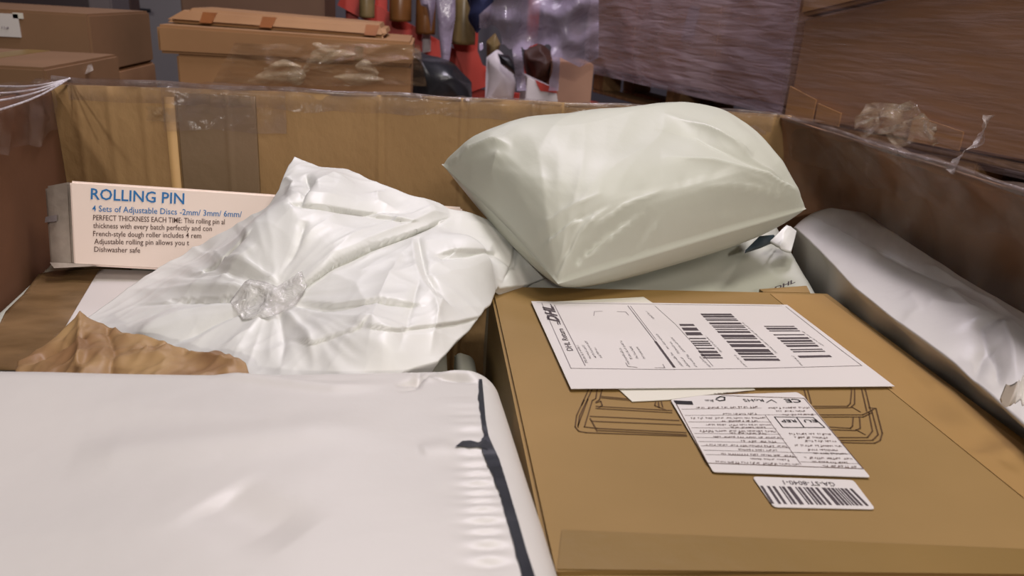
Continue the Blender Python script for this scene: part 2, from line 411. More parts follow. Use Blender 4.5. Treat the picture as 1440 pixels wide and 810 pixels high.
# film bridging the left corner
c0, c1, c2 = at(80, 112, z=1.018), at(0, 118, z=1.018), at(0, 160, z=1.015)
film_sheet('corner_film', coons([c0, c1], [c0+[.004, -.03, -.01], c2], [c0, c0+[.004, -.03, -.01]], [c1, c2], 40, 30), FILM, cont, .004, 40, 4)

# hidden cartons below carry the parcels that show
def filler(x0, x1, y0, y1, z0, z1, lab):
    o = box(x0, x1, y0, y1, z0, z1, 'carton', CARD_DK, bevel=.004); tag(o, lab, 'box', 'cartons buried under the parcels'); return o
for q in ((-.44, .02, .06, .55), (.04, .52, .06, .55), (-.44, .02, .57, 1.12), (.04, .52, .57, 1.12)):
    filler(q[0], q[1], q[2], q[3], .152, .52, 'brown carton buried in the container, at the '+('near' if q[2] < .5 else 'far')+(' left' if q[0] < 0 else ' right'))

# =================================================================== PRINT HELPERS
class Print:
    def __init__(s, plane): s.V, s.F, s.plane = [], [], plane       # plane: (u,v) -> 3-D point
    def poly(s, pts):
        b = len(s.V); s.V += [tuple(p) for p in pts]; s.F.append(list(range(b, b+len(pts))))
    def quad(s, *uv): s.poly([s.plane(*q) for q in uv])
    def line(s, pts, w, nrm=(0, 0, 1)):
        P = [np.array(s.plane(*q)) for q in pts]; nrm = np.array(nrm)
        for a, b in zip(P[:-1], P[1:]):
            d = b-a; L = np.linalg.norm(d); d = d/L; n = np.cross(nrm, d)*w/2; e = d*w*.4
            s.poly([a-n-e, b-n+e, b+n+e, a+n-e])
    def text(s, txt, p0, p1, h, nrm=(0, 0, 1), bold=0.0, shear=0.0):
        a, b = np.array(s.plane(*p0)), np.array(s.plane(*p1)); L = np.linalg.norm(b-a); d = (b-a)/L; upv = np.cross(nrm, d)
        cu = bpy.data.curves.new('t', 'FONT'); cu.body = txt; cu.offset = bold; cu.resolution_u = 2; cu.shear = shear
        t = bpy.data.objects.new('t', cu); COL.objects.link(t)
        me = bpy.data.meshes.new_from_object(t.evaluated_get(bpy.context.evaluated_depsgraph_get()))
        bpy.data.objects.remove(t)
        c = np.array([v.co for v in me.vertices]); x0, x1 = c[:, 0].min(), c[:, 0].max(); k = L/(x1-x0); kh = h/.70
        b0 = len(s.V)
        s.V += [tuple(a+d*((q[0]-x0)*k)+upv*(q[1]*kh)) for q in c]
        s.F += [[b0+i for i in p.vertices] for p in me.polygons]; bpy.data.meshes.remove(me)
    def blur_text(s, p0, p1, h, nrm=(0, 0, 1), seed=0, words=None):
        """print too small to read: rows of little strokes grouped into words"""
        r = random.Random(seed*13+int(p0[0]*7+p0[1]*3)); a, b = np.array(s.plane(*p0)), np.array(s.plane(*p1)); L = np.linalg.norm(b-a); d = (b-a)/L; upv = np.cross(nrm, d)
        x = 0
        while x < L:
            n = r.randint(3, 8)
            for _ in range(n):
                wdt = h*r.uniform(.35, .6)
                if x+wdt > L: return
                h0 = 0; h1 = h*r.choice((.7, .7, 1.0))
                k = r.random()
                for (xa, xb, ya, yb) in (((0, .25, 0, 1), (.25, 1, .75, 1)) if k < .4 else ((0, 1, 0, .22), (.6, .85, 0, 1)) if k < .7 else ((0, .25, 0, 1), (.7, .95, 0, .8))):
                    o = a+d*(x+xa*wdt); q = a+d*(x+xb*wdt)
                    s.poly([o+upv*(ya*h1), q+upv*(ya*h1), q+upv*(yb*h1), o+upv*(yb*h1)])
                x += wdt*1.25
            x += h*.55
    def bars(s, TL, TR, BR, BL, n, seed, along='v', skip=.45):
        r = random.Random(seed); TL, TR, BR, BL = (np.array(s.plane(*q)) for q in (TL, TR, BR, BL)); t = 0; unit = 1.0/n
        while t < 1:
            w_ = unit*r.choice((1, 1, 1, 2, 2, 3)); t1 = min(1, t+w_)
            if along == 'v': s.poly([TL+(BL-TL)*t, TR+(BR-TR)*t, TR+(BR-TR)*t1, TL+(BL-TL)*t1])
            else: s.poly([TL+(TR-TL)*t, BL+(BR-BL)*t, BL+(BR-BL)*t1, TL+(TR-TL)*t1])
            t = t1+unit*r.choice((1, 1, 2, 2, 3))*skip*2
    def build(s, name, mat, parent): return mesh_obj(name, s.V, s.F, mat, parent)

# =================================================================== THE LABELLED CARTON
ZC = .83
car = empty('shipping_carton', (.295, .63, .52), 'brown cardboard carton lying flat with white address sheet and stickers on top', 'box')
box(.081, .510, .375, .879, .52, ZC, 'body', CARTON, car, bevel=.003)
fl = at(1100, 407, z=ZC+.002); fr = at(1143, 404, z=ZC+.004)
box8([(.425, .880, ZC-.02), (.487, .880, ZC-.02), (.487, .893, ZC-.02), (.425, .893, ZC-.02), (.425, .881, ZC-.001), (.487, .881, ZC-.001), (.487, .893, ZC+.004), (.425, .893, ZC-.002)], 'flap', CARTON, car)
def sheet(name, pts, z, mat, parent, thick=.0006, curl=0.0, rnd=0):
    """a flat paper outline given in pixels, at height z"""
    P = [at(u, v, z=z)[:2] for u, v in pts]; n = len(P)
    if rnd:
        Q = []
        for i in range(n):
            p, a, b = P[i], P[i-1], P[(i+1) % n]
            da, db = (a-p)/np.linalg.norm(a-p), (b-p)/np.linalg.norm(b-p)
            for t in (0, .5, 1):
                Q.append((p+da*rnd)*(1-t)**2+2*t*(1-t)*p+(p+db*rnd)*t*t)
        P = Q; n = len(P)
    V = [(x, y, z-thick) for x, y in P]+[(x, y, z) for x, y in P]
    F = [list(range(n))[::-1], [n+i for i in range(n)]]+[[i, (i+1) % n, n+(i+1) % n, n+i] for i in range(n)]
    o = mesh_obj(name, V, F, mat, parent); bm = bmesh.new(); bm.from_mesh(o.data); bmesh.ops.recalc_face_normals(bm, faces=bm.faces[:]); bm.to_mesh(o.data); bm.free()
    return o
TAPE_K = noisemat('brown_tape_gloss', srgb(122, 98, 54), srgb(130, 104, 58), 5, .35, .5, .2, 60)
sheet('tape_strip', [(790, 745), (1520, 775), (1530, 808), (784, 800)], ZC+.0008, TAPE_K, car)
sheet('tape_strip', [(1083, 413), (1158, 415), (1440, 627), (1440, 700)], ZC+.0007, noisemat('edge_tape', srgb(150, 118, 70), srgb(158, 125, 76), 5, .4, .45), car)
bs = sheet('backing_sheet', [(752, 425.5), (905, 417.5), (1000, 480), (1062, 548), (985, 556), (940, 562), (889, 564.5), (868, 545)], ZC+.0014, PAPER2, car)
pm = Print(lambda u, v: at(u, v, z=ZC+.0017))
pm.blur_text((1052, 549.5), (1000, 553), .004, seed=3)
pm.build('print', INKT, bs)
# address sheet
pl = sheet('product_label', [(943, 562), (985, 556), (1121, 551.5), (1130, 557), (1224, 671), (1003, 663.5)], ZC+.0022, PAPER, car, rnd=.002)
pm = Print(lambda u, v: at(u, v, z=ZC+.0025))
def LB(s, t):   # label quad bilinear
    TL, TR, BR, BL = map(np.array, ((949., 564.), (1131., 560.), (1214., 659.), (995., 651.)))
    return tuple((1-t)*((1-s)*TL+s*TR)+t*((1-s)*BL+s*BR))
pm.line([LB(0, .04), LB(0, 1), LB(1, 1), LB(1, 0), (1015, 556)], .0007)
for t in (.13, .23, .335, .43, .52, .585, .65, .72, .79, .86): pm.line([LB(.02, t), LB(.62 if t not in (.79, .23) else 1, t)], .0004)
pm.line([LB(.61, .23), LB(.61, .97)], .0004); pm.line([LB(.62, .93), LB(1, .93)], .0004); pm.line([LB(.62, .79), LB(1, .79)], .0004)
for i, t in enumerate((.10, .20, .265, .31, .37, .41, .465, .50, .56, .62, .69, .755, .83, .895, .96)):
    a = (.60, .55, .60, .52)[i % 4]; b = (.12, .25, .05, .30)[(i*3) % 4]
    pm.blur_text(LB(a, t), LB(b, t), .0027 if i % 3 else .0033, seed=i)
for i, t in enumerate((.12, .17, .22, .50, .55, .60, .67, .73, .78, .85, .91, .965)):
    a = (.98, .93, .97)[i % 3]; b = (.66, .74, .70)[(i*2) % 3]
    pm.blur_text(LB(a, t), LB(b, t), .003, seed=i+40)
pm.build('print', INKT, pl)
pk = Print(lambda u, v: at(u, v, z=ZC+.0026))
pq = Print(lambda u, v: at(u, v, z=ZC+.0026)); pq.quad((947, 563), (973, 564), (975, 569), (951, 568)); pq.build('dark_bar', INKD, pl)
pk.line([(1089, 586), (1144, 587), (1160, 601), (1101, 601), (1089, 586)], .0008); pk.line([(1120, 586.5), (1131, 601)], .0008)
pk.text('EU', (1147, 590), (1129, 590), .0045, bold=.01); pk.text('REP', (1118, 590), (1097, 590), .0045, bold=.01)
pk.text('CE', (1124, 561), (1102, 561), .0065, bold=.02)
pk.text('RoHS', (1072, 561), (1044, 561), .005); pk.line([(1078, 566), (1085, 562), (1092, 566)], .0008)
import itertools
pk.line([(1008, 560), (1013, 557.5), (1019, 558.5), (1019, 562.5), (1012, 563.5), (1007, 561.5)], .0014)
pk.blur_text((1003, 562), (990, 562), .004, seed=8)
tag(pk.build('symbols', INKD, pl), kind='stuff')
sl = sheet('address_sheet', [(747, 423.5), (1107, 428.5), (1258, 543), (803, 546.5)], ZC+.0034, PAPER, car)
PL = lambda u, v: at(u, v, z=ZC+.0037)
pg = Print(PL)
pg.line([(755, 425.5), (1100, 430)], .0006)
pg.line([(761.7, 425.8), (803, 517.7), (938, 519.5), (1060, 518), (1212, 514), (1180, 490), (1105, 431)], .0007)
pg.line([(779.5, 428.8), (823, 513.8)], .0009)
pg.line([(883, 430), (921.5, 480)], .0010); pg.line([(886.5, 430), (923, 478)], .0006)
pg.line([(921, 430), (950, 456), (988, 498), (1003, 515)], .0005)
for q in (((835, 444), (836, 438), (847, 437.5)), ((868, 438), (880, 438.5), (884, 443)), ((880, 510), (883, 515), (896, 516.5)), ((921, 517), (935, 517), (932, 512))): pg.line(q, .0007)
pg.build('print_lines', INKG, sl)
pi = Print(PL)
pi.text('DHL', (787, 453), (777, 430.5), .0115, bold=.045, shear=.4)
pi.line([(788, 456), (786.6, 453)], .0012); pi.line([(785, 456), (784, 453)], .0012); pi.line([(776, 430.5), (774, 427.5)], .0012)
pi.text('DHL Return', (806, 493), (791.5, 462), .0060, bold=.012)
for i, (a, b, c_, d_) in enumerate(((827, 510, 813, 485), (832, 504, 821, 484), (839, 503, 825, 479), (847, 503, 837, 488), (886, 512, 873, 489), (890, 505, 874, 479), (898, 504, 887, 486), (908, 504, 896, 486),
        (921, 448, 909, 437), (941.5, 490.6, 924.5, 469), (961, 515, 944, 495), (964, 495, 945, 474), (981, 516, 966, 497), (956.5, 497, 943.5, 480.5), (971, 516, 958.5, 501.5),
        (1016, 495, 993, 472), (1000, 516, 985, 501), (1093.5, 496.5, 1044.6, 452.7), (1051, 516, 1033, 497.5), (1159, 486, 1128, 465), (1129, 514, 1115.5, 499.6))):
    pi.blur_text((a, b), (c_, d_), .0024, seed=i)
pi.line([(922, 480.5), (948, 516)], .0026)
pi.bars((955, 455.5), (975, 455.5), (1018, 505), (990, 505), 34, 5)
pi.bars((985, 441), (1028, 441), (1098, 507.5), (1048, 507.5), 52, 6, skip=.35)
pi.bars((1074, 458.3), (1116.5, 458.3), (1171.5, 503), (1126, 504), 36, 7, skip=.6)
pi.build('print', INK, sl)
bl = sheet('barcode_sticker', [(1058, 670), (1200, 675), (1231, 716), (1088, 713)], ZC+.0014, PAPER, car, rnd=.003)
pb_ = Print(lambda u, v: at(u, v, z=ZC+.0017))
pb_.bars((1069, 683), (1200, 687), (1224, 711), (1085, 708), 70, 11, along='h', skip=.5)
pb_.text('GA-ST-8040-1', (1172, 678), (1100, 675.5), .0052)
pb_.build('print', INK, bl)
# printed line drawing of the wire rack
pd = Print(lambda u, v: at(u, v, z=ZC+.0006)); pe = Print(lambda u, v: at(u, v, z=ZC+.0006))
for q in (((828, 547), (811, 584), (809, 600), (814, 606), (824, 608)), ((833, 547), (815, 585), (813, 600)), ((840, 547), (838, 560), (833, 563), (822, 600)), ((847, 547), (843, 562), (838, 565)), ((827, 561), (813, 598)),
          ((822, 562), (818, 570)), ((845, 557), (888, 561)), ((845, 559), (888, 563)), ((838, 571), (945, 577)), ((838, 574), (945, 580)), ((830, 585), (955, 591)), ((832, 592), (958, 597)), ((822, 600), (840, 602), (965, 608)), ((842, 605), (965, 611)), ((824, 608), (966, 613)), ((830, 588), (840, 606)),
          ((922, 565), (921, 570), (936, 576)), ((930, 564), (932, 572)), ((926, 565), (927, 573)), ((838, 566), (845, 564), (847, 570), (842, 573)),
          ((1131, 548), (1135, 563)), ((1136, 548), (1141, 567)), ((1198, 547), (1196, 567), (1192, 571), (1143, 571)), ((1202, 547), (1202, 568), (1196, 573), (1146, 573.5)), ((1212, 547), (1219, 578)), ((1217, 547), (1224, 576)),
          ((1151, 583), (1213, 583), (1224, 578), (1230, 574)), ((1153, 586), (1214, 586), (1226, 580)), ((1222, 573), (1232, 574), (1241, 609), (1238, 619), (1230, 623), (1183, 622)),
          ((1226, 577), (1235, 611), (1227, 619), (1180, 619)), ((1222, 579), (1227, 606), (1220, 615), (1178, 615)), ((1200, 587), (1199, 599), (1196, 602), (1165, 600)), ((1209, 587), (1210, 602), (1203, 605), (1168, 604)),
          ((1204, 604), (1217, 611)), ((1198, 572), (1210, 579))):
    (pd if q[0][0] < 1000 else pe).line(q, .0011)
pd.build('printed_rack_drawing', INKBR, car); pe.build('printed_rack_drawing', INKBR, car)

# =================================================================== ROLLING PIN BOX
rp = empty('rolling_pin_box', (-.17, 1.0, .82), 'long white box printed ROLLING PIN propped along the back wall', 'box')
F0, F1 = at(103, 373, y=.938), at(650, 402, y=.938)
F3, F2 = at(97, 254, y=.968), at(650, 291, y=.968)
NB_ = np.cross(F1-F0, F3-F0); NB_ /= np.linalg.norm(NB_)      # towards the viewer
if NB_[1] > 0: NB_ = -NB_
sh = -NB_*.072
box8([F0, F1, F1+sh, F0+sh, F3, F2, F2+sh, F3+sh], 'body', BOXW, rp, bevel=.0025, seg=3)
def onbox(u, v, off=.0008):
    D = RIGHT*(u-720)/FPX+UP*(405-v)/FPX+FWD; t = ((F0+NB_*off-CAM)@NB_)/(D@NB_); return CAM+D*t
E0, E1 = onbox(70, 376, -.010), onbox(62, 262, -.010)
box8([E0, F0-NB_*.003+[-.001, 0, 0], F0+sh*.9, E0+sh*.85, E1, F3-NB_*.003+[-.001, 0, -.001], F3+sh*.9, E1+sh*.85], 'end_flap', BOXW_S, rp, bevel=.003)
box8([onbox(76, 377, .004), onbox(140, 374, .003), onbox(140, 374, 0), onbox(76, 377, -.004), onbox(70, 369, .003), onbox(122, 371, .002), onbox(122, 371, 0), onbox(70, 369, -.004)], 'torn_edge', BOXW_S, rp)
box8([onbox(64, 305, -.006), onbox(80, 302, -.003), onbox(80, 302, -.006), onbox(64, 305, -.010), onbox(63, 313, -.006), onbox(80, 311, -.003), onbox(80, 311, -.006), onbox(63, 313, -.010)], 'grey_tape', INKG, rp)
NY = tuple(NB_)
pr_ = Print(onbox)
pr_.text('ROLLING PIN', (127.5, 280), (259, 287), .0132, NY, bold=.012)
pr_.text('4 Sets of Adjustable Discs -2mm/ 3mm/ 6mm/ ', (129.5, 297), (340, 305.5), .0072, NY, bold=.005)
pr_.build('blue_print', INKB, rp)['label'] = 'blue lettering'
pr_ = Print(onbox)
for t, a, b in (('PERFECT THICKNESS EACH TIME: This rolling pin al', (131, 309.5), (316, 315.5)), ('thickness with every batch perfectly and con', (131, 320.5), (298, 325)),
                ('French-style dough roller includes 4 rem', (131, 332), (283, 335)), ('Adjustable rolling pin allows you t', (132.5, 343), (266, 345)), ('Dishwasher safe', (132.5, 354), (197, 355.5))):
    pr_.text(t, a, b, .0064, NY, bold=.004)
pr_.build('dark_print', INKT, rp)['label'] = 'small dark brown lettering'

# =================================================================== PARCEL UNDER THE CRUMPLED MAILER
def rounded_slab(name, quad, height, r, mat, parent, disp, n=120, m=90, nsk=10, bul_=.010):
    """soft parcel: quad = four top corners (ccw, 3-D) ; returns object and the top surface sampler"""
    q = [np.array(c, float) for c in quad]
    e = lambda n_: .5-.5*np.cos(np.linspace(0, math.pi, n_))*(.75)-.5*(1-2*np.linspace(0, 1, n_))*.25
    s = e(n)[:, None, None]; t = e(m)[None, :, None]
    P = (1-s)*(1-t)*q[0]+s*(1-t)*q[1]+s*t*q[2]+(1-s)*t*q[3]
    L1 = .5*(np.linalg.norm(q[1]-q[0])+np.linalg.norm(q[2]-q[3])); L2 = .5*(np.linalg.norm(q[3]-q[0])+np.linalg.norm(q[2]-q[1]))
    ds = np.minimum(s, 1-s)*L1; dt = np.minimum(t, 1-t)*L2
    ds = np.broadcast_to(ds, (n, m, 1))[..., 0]; dt = np.broadcast_to(dt, (n, m, 1))[..., 0]
    a = np.clip(1-ds/r, 0, 1); b = np.clip(1-dt/r, 0, 1)
    drop = r*(1-np.sqrt(np.clip(1-np.minimum(a*a+b*b, 1), 0, 1)))
    P = P.copy(); D = disp(P[..., :2]); P[..., 2] += D-drop
    B = P.copy(); cen = P.reshape(-1, 3).mean(0)
    idx = np.arange(n*m).reshape(n, m)
    ring = np.concatenate([idx[:, 0], idx[-1, 1:], idx[-2::-1, -1], idx[0, -2:0:-1]])
    V = [P.reshape(-1, 3)]; F = grid_faces(n, m); prev = ring.copy(); k = len(ring); base = n*m; z0 = q[0][2]-height
    RP = P.reshape(-1, 3)[ring]
    for j in range(1, nsk+1):
        f = j/nsk; R = RP.copy(); R[:, 2] = RP[:, 2]*(1-f)+z0*f
        bulge = bul_*math.sin(f*math.pi)+.0018*np.array([noise.noise((x*30, y*30, j*.4)) for x, y, z in RP])
        dirn = RP[:, :2]-cen[:2]; dirn /= np.linalg.norm(dirn, axis=1, keepdims=True); R[:, :2] += dirn*np.asarray(bulge)[:, None]
        V.append(R); cur = np.arange(base, base+k); base += k
        for i in range(k):
            i2 = (i+1) % k; F.append([int(prev[i2]), int(prev[i]), int(cur[i]), int(cur[i2])])
        prev = cur
    F.append([int(x) for x in prev])
    o = mesh_obj(name, np.concatenate(V), F, mat, parent, smooth=True)
    return o, P

def sampler(P):
    """height of a near-flat top surface at any (x, y) by inverse distance of the closest grid points"""
    X = P[..., :2].reshape(-1, 2); Z = P[..., 2].ravel()
    def f(x, y):
        d = ((X-np.array([x, y]))**2).sum(1); i = np.argpartition(d, 4)[:4]; w_ = 1/(d[i]+1e-8); return float((Z[i]*w_).sum()/w_.sum())
    return f

ZL = .80
lo = empty('taped_parcel', (-.22, .78, .52), 'white parcel with a broad strip of brown packing tape under the crumpled mailer', 'parcel')
_, LP = rounded_slab('body', [(-.440, .615, ZL), (.028, .615, ZL), (.028, 1.06, ZL), (-.484, 1.06, ZL)], .27, .010, POLY_G, lo,
                     lambda Q: .0012*smoothn(Q, 9, 2), bul_=.003)
def skin_patch(name, pts, z, mat, parent, res=.008, amp=.0, thick=.0012, seed=1, f=20, surf=None, ext=None):
    """thin sheet lying on a surface: outline in pixels on height z, triangulated and dented"""
    from mathutils.geometry import delaunay_2d_cdt
    P = [Vector((at(u, v, z=z)[0], at(u, v, z=z)[1])) for u, v in pts]
    x0, x1 = min(p.x for p in P), max(p.x for p in P); y0, y1 = min(p.y for p in P), max(p.y for p in P)
    n = len(P); E = [(i, (i+1) % n) for i in range(n)]; G = list(P)
    rr = random.Random(seed)
    for x in np.arange(x0, x1, res):
        for y in np.arange(y0, y1, res): G.append(Vector((x+rr.uniform(-.3, .3)*res, y+rr.uniform(-.3, .3)*res)))
    vc, _, fc, *_r = delaunay_2d_cdt(G, E, [], 1, 1e-5)
    Q = np.array([tuple(v) for v in vc]); Z = z+(amp*(ridged(Q, f, seed, .4, 1.6)-.3) if amp else 0)+np.zeros(len(Q))
    if surf is not None: Z = Z-z+np.array([surf(x, y) for x, y in Q])
    if ext is not None: Z = Z+ext(Q)
    used = sorted({i for f_ in fc for i in f_}); mp = {v: i for i, v in enumerate(used)}
    V = np.column_stack([Q, Z])[used]; F = [[mp[i] for i in f_] for f_ in fc]
    ne = len(V); cnt = {}
    for f_ in F:
        for i in range(len(f_)):
            a, b = f_[i], f_[(i+1) % len(f_)]; cnt[(a, b)] = 1
    side = [[b, a, a+ne, b+ne] for (a, b) in cnt if (b, a) not in cnt]
    V2 = V.copy(); V2[:, 2] -= thick
    return mesh_obj(name, np.concatenate([V, V2]), F+[[i+ne for i in f_[::-1]] for f_ in F]+side, mat, parent, smooth=True)
skin_patch('brown_tape', [(-30, 520), (8, 440), (33, 415), (55, 386), (80, 382), (186, 375), (160, 400), (130, 432), (90, 466), (64, 520)], ZL+.003, KRAFT, lo, amp=.0028, seed=5, f=16)['label'] = 'broad strip of brown packing tape'
skin_patch('paper_label', [(140, 378), (330, 385), (330, 480), (88, 466)], ZL+.0052, PAPER, lo, seed=6)['label'] = 'plain white paper label'
def W(*q): return at(q[0], q[1], z=q[2])
kt = [W(*q) for q in ((26, 512, .812), (62, 486, .820), (114, 452, .834), (150, 461, .836), (190, 477, .838), (235, 484, .842), (262, 496, .842), (300, 501, .846), (345, 517, .850))]
kb = [W(*q) for q in ((20, 540, .815), (120, 545, .845), (240, 548, .850), (355, 540, .850))]
kg = coons(kb, kt, [kb[0], kt[0]], [kb[-1], kt[-1]], 110, 50); kq = project(kg)
kg[..., 2] += .007*(ridged(kg[..., :2], 26, 8, .4, 1.4)-.4)+.003*(ridged(kg[..., :2], 60, 4, 1.2, 2)-.4)
kg[..., 1] += .004*(ridged(kg[..., :2], 40, 18, .4, 1.4)-.4)
for px, a in (([(114, 452), (110, 480), (112, 520)], .008), ([(60, 500), (90, 482), (118, 480)], -.008), ([(150, 465), (160, 500), (150, 530)], -.007), ([(190, 500), (260, 498), (330, 520)], .007), ([(130, 500), (200, 490), (240, 500)], .005)):
    d_, f_, s_ = seg_dist(kq, np.array(px, float)); kg[..., 2] += a*np.exp(-d_/7)
kbot = kg.copy(); kbot[..., 2] -= .0015
tag(closed_layers('torn_kraft_paper', kg, kbot, KRAFT_C), 'torn piece of crumpled brown kraft paper between the crumpled mailer and the near white parcel', 'paper')

# =================================================================== CRUMPLED WHITE MAILER
def W(*q): return at(q[0], q[1], z=q[2])
bot = [W(*q) for q in ((92, 464, .808), (140, 474, .812), (220, 494, .822), (345, 530, .835), (480, 545, .846), (560, 528, .850), (616, 506, .852))]
rgt = [W(*q) for q in ((616, 506, .852), (655, 468, .850), (690, 425, .846), (700, 405, .842), (740, 398, .835), (774, 386, .835))]
top = [W(*q) for q in ((414, 222, .955), (450, 236, .948), (490, 243, .943), (535, 262, .935), (590, 285, .922), (650, 300, .903), (700, 318, .885), (740, 343, .868), (757, 362, .852), (774, 386, .835))]
lft = [W(*q) for q in ((92, 466, .808), (140, 432, .812), (180, 409, .818), (225, 378, .832), (270, 348, .852), (330, 318, .883), (378, 292, .912), (392, 268, .930), (400, 245, .945), (414, 222, .955))]
NB, MB = 330, 220
C0 = coons(bot, top, lft, rgt, NB, MB)
outl = np.concatenate([C0[::9, 0], C0[-1, ::9], C0[::9, -1], C0[0, ::9]])
inn = np.array([W(*q) for q in ((380, 415, .868), (500, 328, .908), (560, 318, .906), (300, 400, .862), (240, 440, .838), (440, 470, .862), (560, 420, .885), (600, 355, .896), (420, 285, .936), (690, 370, .876), (540, 495, .866), (330, 350, .895), (460, 260, .944), (640, 330, .896), (200, 470, .830), (640, 430, .868), (470, 380, .888))])
pts = np.concatenate([outl, inn]); _, ui = np.unique(np.round(pts[:, :2], 3), axis=0, return_index=True)
hf = tps(pts[ui, :2], pts[ui, 2], 1e-5)
Q = C0[..., :2]; H = hf(Q)
def crease(Q, px, z, amp, w_, fall=.5, asym=0.0, tail=True):
    P = [at(u, v, z=z)[:2] for u, v in px]; d, f, sd = seg_dist(Q, P)
    env = (np.clip(f/.12, 0, 1)*np.clip((1-f)/.3, 0, 1)) if tail else 1.0
    g = np.exp(-(d/w_)**2)
    if asym: g = g+asym*sd*np.exp(-(d/(w_*2.2))**2)*np.clip(d/w_, 0, 1)
    return amp*env*g
def fold(UV, px, amp, w_, asym=0.0):
    d, f, sd = seg_dist(UV, np.array(px, float)); d = d+0*f
    env = np.clip(f/.10, 0, 1)*np.clip((1-f)/.35, 0, 1)
    wl = w_*(1+1.6*abs(asym)); g = np.where(sd*(1 if asym >= 0 else -1) > 0, np.exp(-d/wl), np.exp(-d/w_))
    return amp*env*g
CR = [  # pixels, height, amplitude, width
    ([(632, 302), (578, 325), (520, 345), (470, 368), (425, 400), (400, 420)], .895, .0075, .0030, 5.0),
    ([(634, 306), (578, 329), (520, 349), (470, 372), (425, 404), (400, 424)], .895, -.0060, .0026, .01),
    ([(632, 295), (575, 315), (515, 335), (462, 358), (415, 390)], .90, .006, .010, 0),
    ([(400, 420), (330, 408), (250, 408), (190, 410)], .86, .006, .005, 0), ([(385, 425), (320, 420), (240, 422), (180, 428)], .86, -.006, .004, 0),
    ([(395, 405), (340, 370), (300, 355), (250, 372)], .87, .006, .006, 0), ([(380, 400), (320, 385), (250, 395)], .87, -.005, .004, 0),
    ([(345, 325), (300, 372), (270, 385)], .88, -.007, .004, .5), ([(360, 345), (310, 395), (265, 410)], .87, .004, .006, 0),
    ([(410, 425), (470, 428), (530, 420), (600, 430)], .875, -.006, .004, .4), ([(410, 432), (480, 450), (560, 460), (640, 450)], .87, .004, .006, 0),
    ([(400, 435), (430, 470), (445, 510)], .86, .005, .007, 0), ([(392, 435), (400, 480), (395, 520)], .86, -.006, .005, 0),
    ([(380, 435), (350, 470), (300, 500)], .85, .005, .006, 0), ([(370, 425), (300, 455), (230, 490)], .85, -.006, .005, .4), ([(360, 422), (280, 440), (190, 465)], .84, .005, .006, 0),
    ([(340, 415), (250, 430), (150, 460)], .84, -.004, .004, 0),
    ([(578, 330), (585, 380), (612, 430), (626, 495)], .885, .007, .008, 0), ([(588, 335), (600, 385), (630, 425)], .885, -.006, .004, .5),
    ([(590, 395), (575, 440), (560, 500)], .875, -.005, .005, 0), ([(625, 425), (612, 465), (605, 500)], .865, .006, .006, 0), ([(565, 360), (530, 420), (515, 500)], .88, .004, .008, 0),
    ([(640, 350), (620, 360), (680, 352), (700, 357)], .885, -.005, .003, .4), ([(690, 345), (715, 370), (705, 395)], .87, -.006, .004, .5), ([(725, 335), (722, 380)], .86, -.006, .004, .5), ([(740, 350), (745, 375), (765, 388)], .85, .006, .004, 0),
    ([(405, 285), (450, 290), (510, 300), (590, 312)], .93, -.006, .004, .4), ([(400, 275), (440, 278), (500, 285)], .935, .004, .006, 0), ([(430, 245), (436, 262), (425, 282), (400, 290)], .945, -.007, .004, .4),
    ([(400, 250), (412, 262), (402, 280)], .94, .006, .004, 0), ([(440, 262), (470, 250), (500, 262)], .94, .004, .005, 0), ([(530, 270), (532, 290), (560, 305)], .93, .005, .006, 0),
    ([(480, 300), (440, 330), (410, 360), (395, 400)], .91, .004, .009, 0), ([(430, 315), (420, 350), (395, 390)], .905, -.004, .005, .3),
    ([(450, 380), (500, 400), (520, 440), (480, 480), (470, 510)], .875, .003, .010, 0), ([(640, 310), (690, 322), (730, 345)], .885, .003, .006, 0),
]
UV = project(np.concatenate([Q, H[..., None]], -1))
for px, z, a, w_, asy in CR: H = H+fold(UV, px, a*(1.25 if asy else .9), w_*(900 if asy else 1500), asy)
ka, kr = np.arctan2(UV[..., 1]-415, (UV[..., 0]-385)*.62), np.hypot(UV[..., 1]-415, (UV[..., 0]-385)*.62)
def polar(fa, fr, seed):
    return np.array([1-2*abs(noise.noise((fa*math.cos(a), fa*math.sin(a), r*fr+seed))) for a, r in zip(ka.ravel(), kr.ravel())]).reshape(ka.shape)
H = H+(.0040*(polar(2.3, .008, 2)-.5)+.0020*(polar(5.5, .012, 5)-.5))*np.clip(kr/90, 0, 1)*np.exp(-kr/330)
H = H+.0036*(ridged(Q, 9, 3, .9, 1.9)-.45)+.0018*(ridged(Q, 24, 5, -.4, 2.6)-.45)+.0010*(ridged(Q, 42, 6, .6, 2.2)-.45)
P0 = C0.copy(); P0[..., 2] = np.maximum(H, ZL+.008)
P1 = P0
uvf = project(P1)
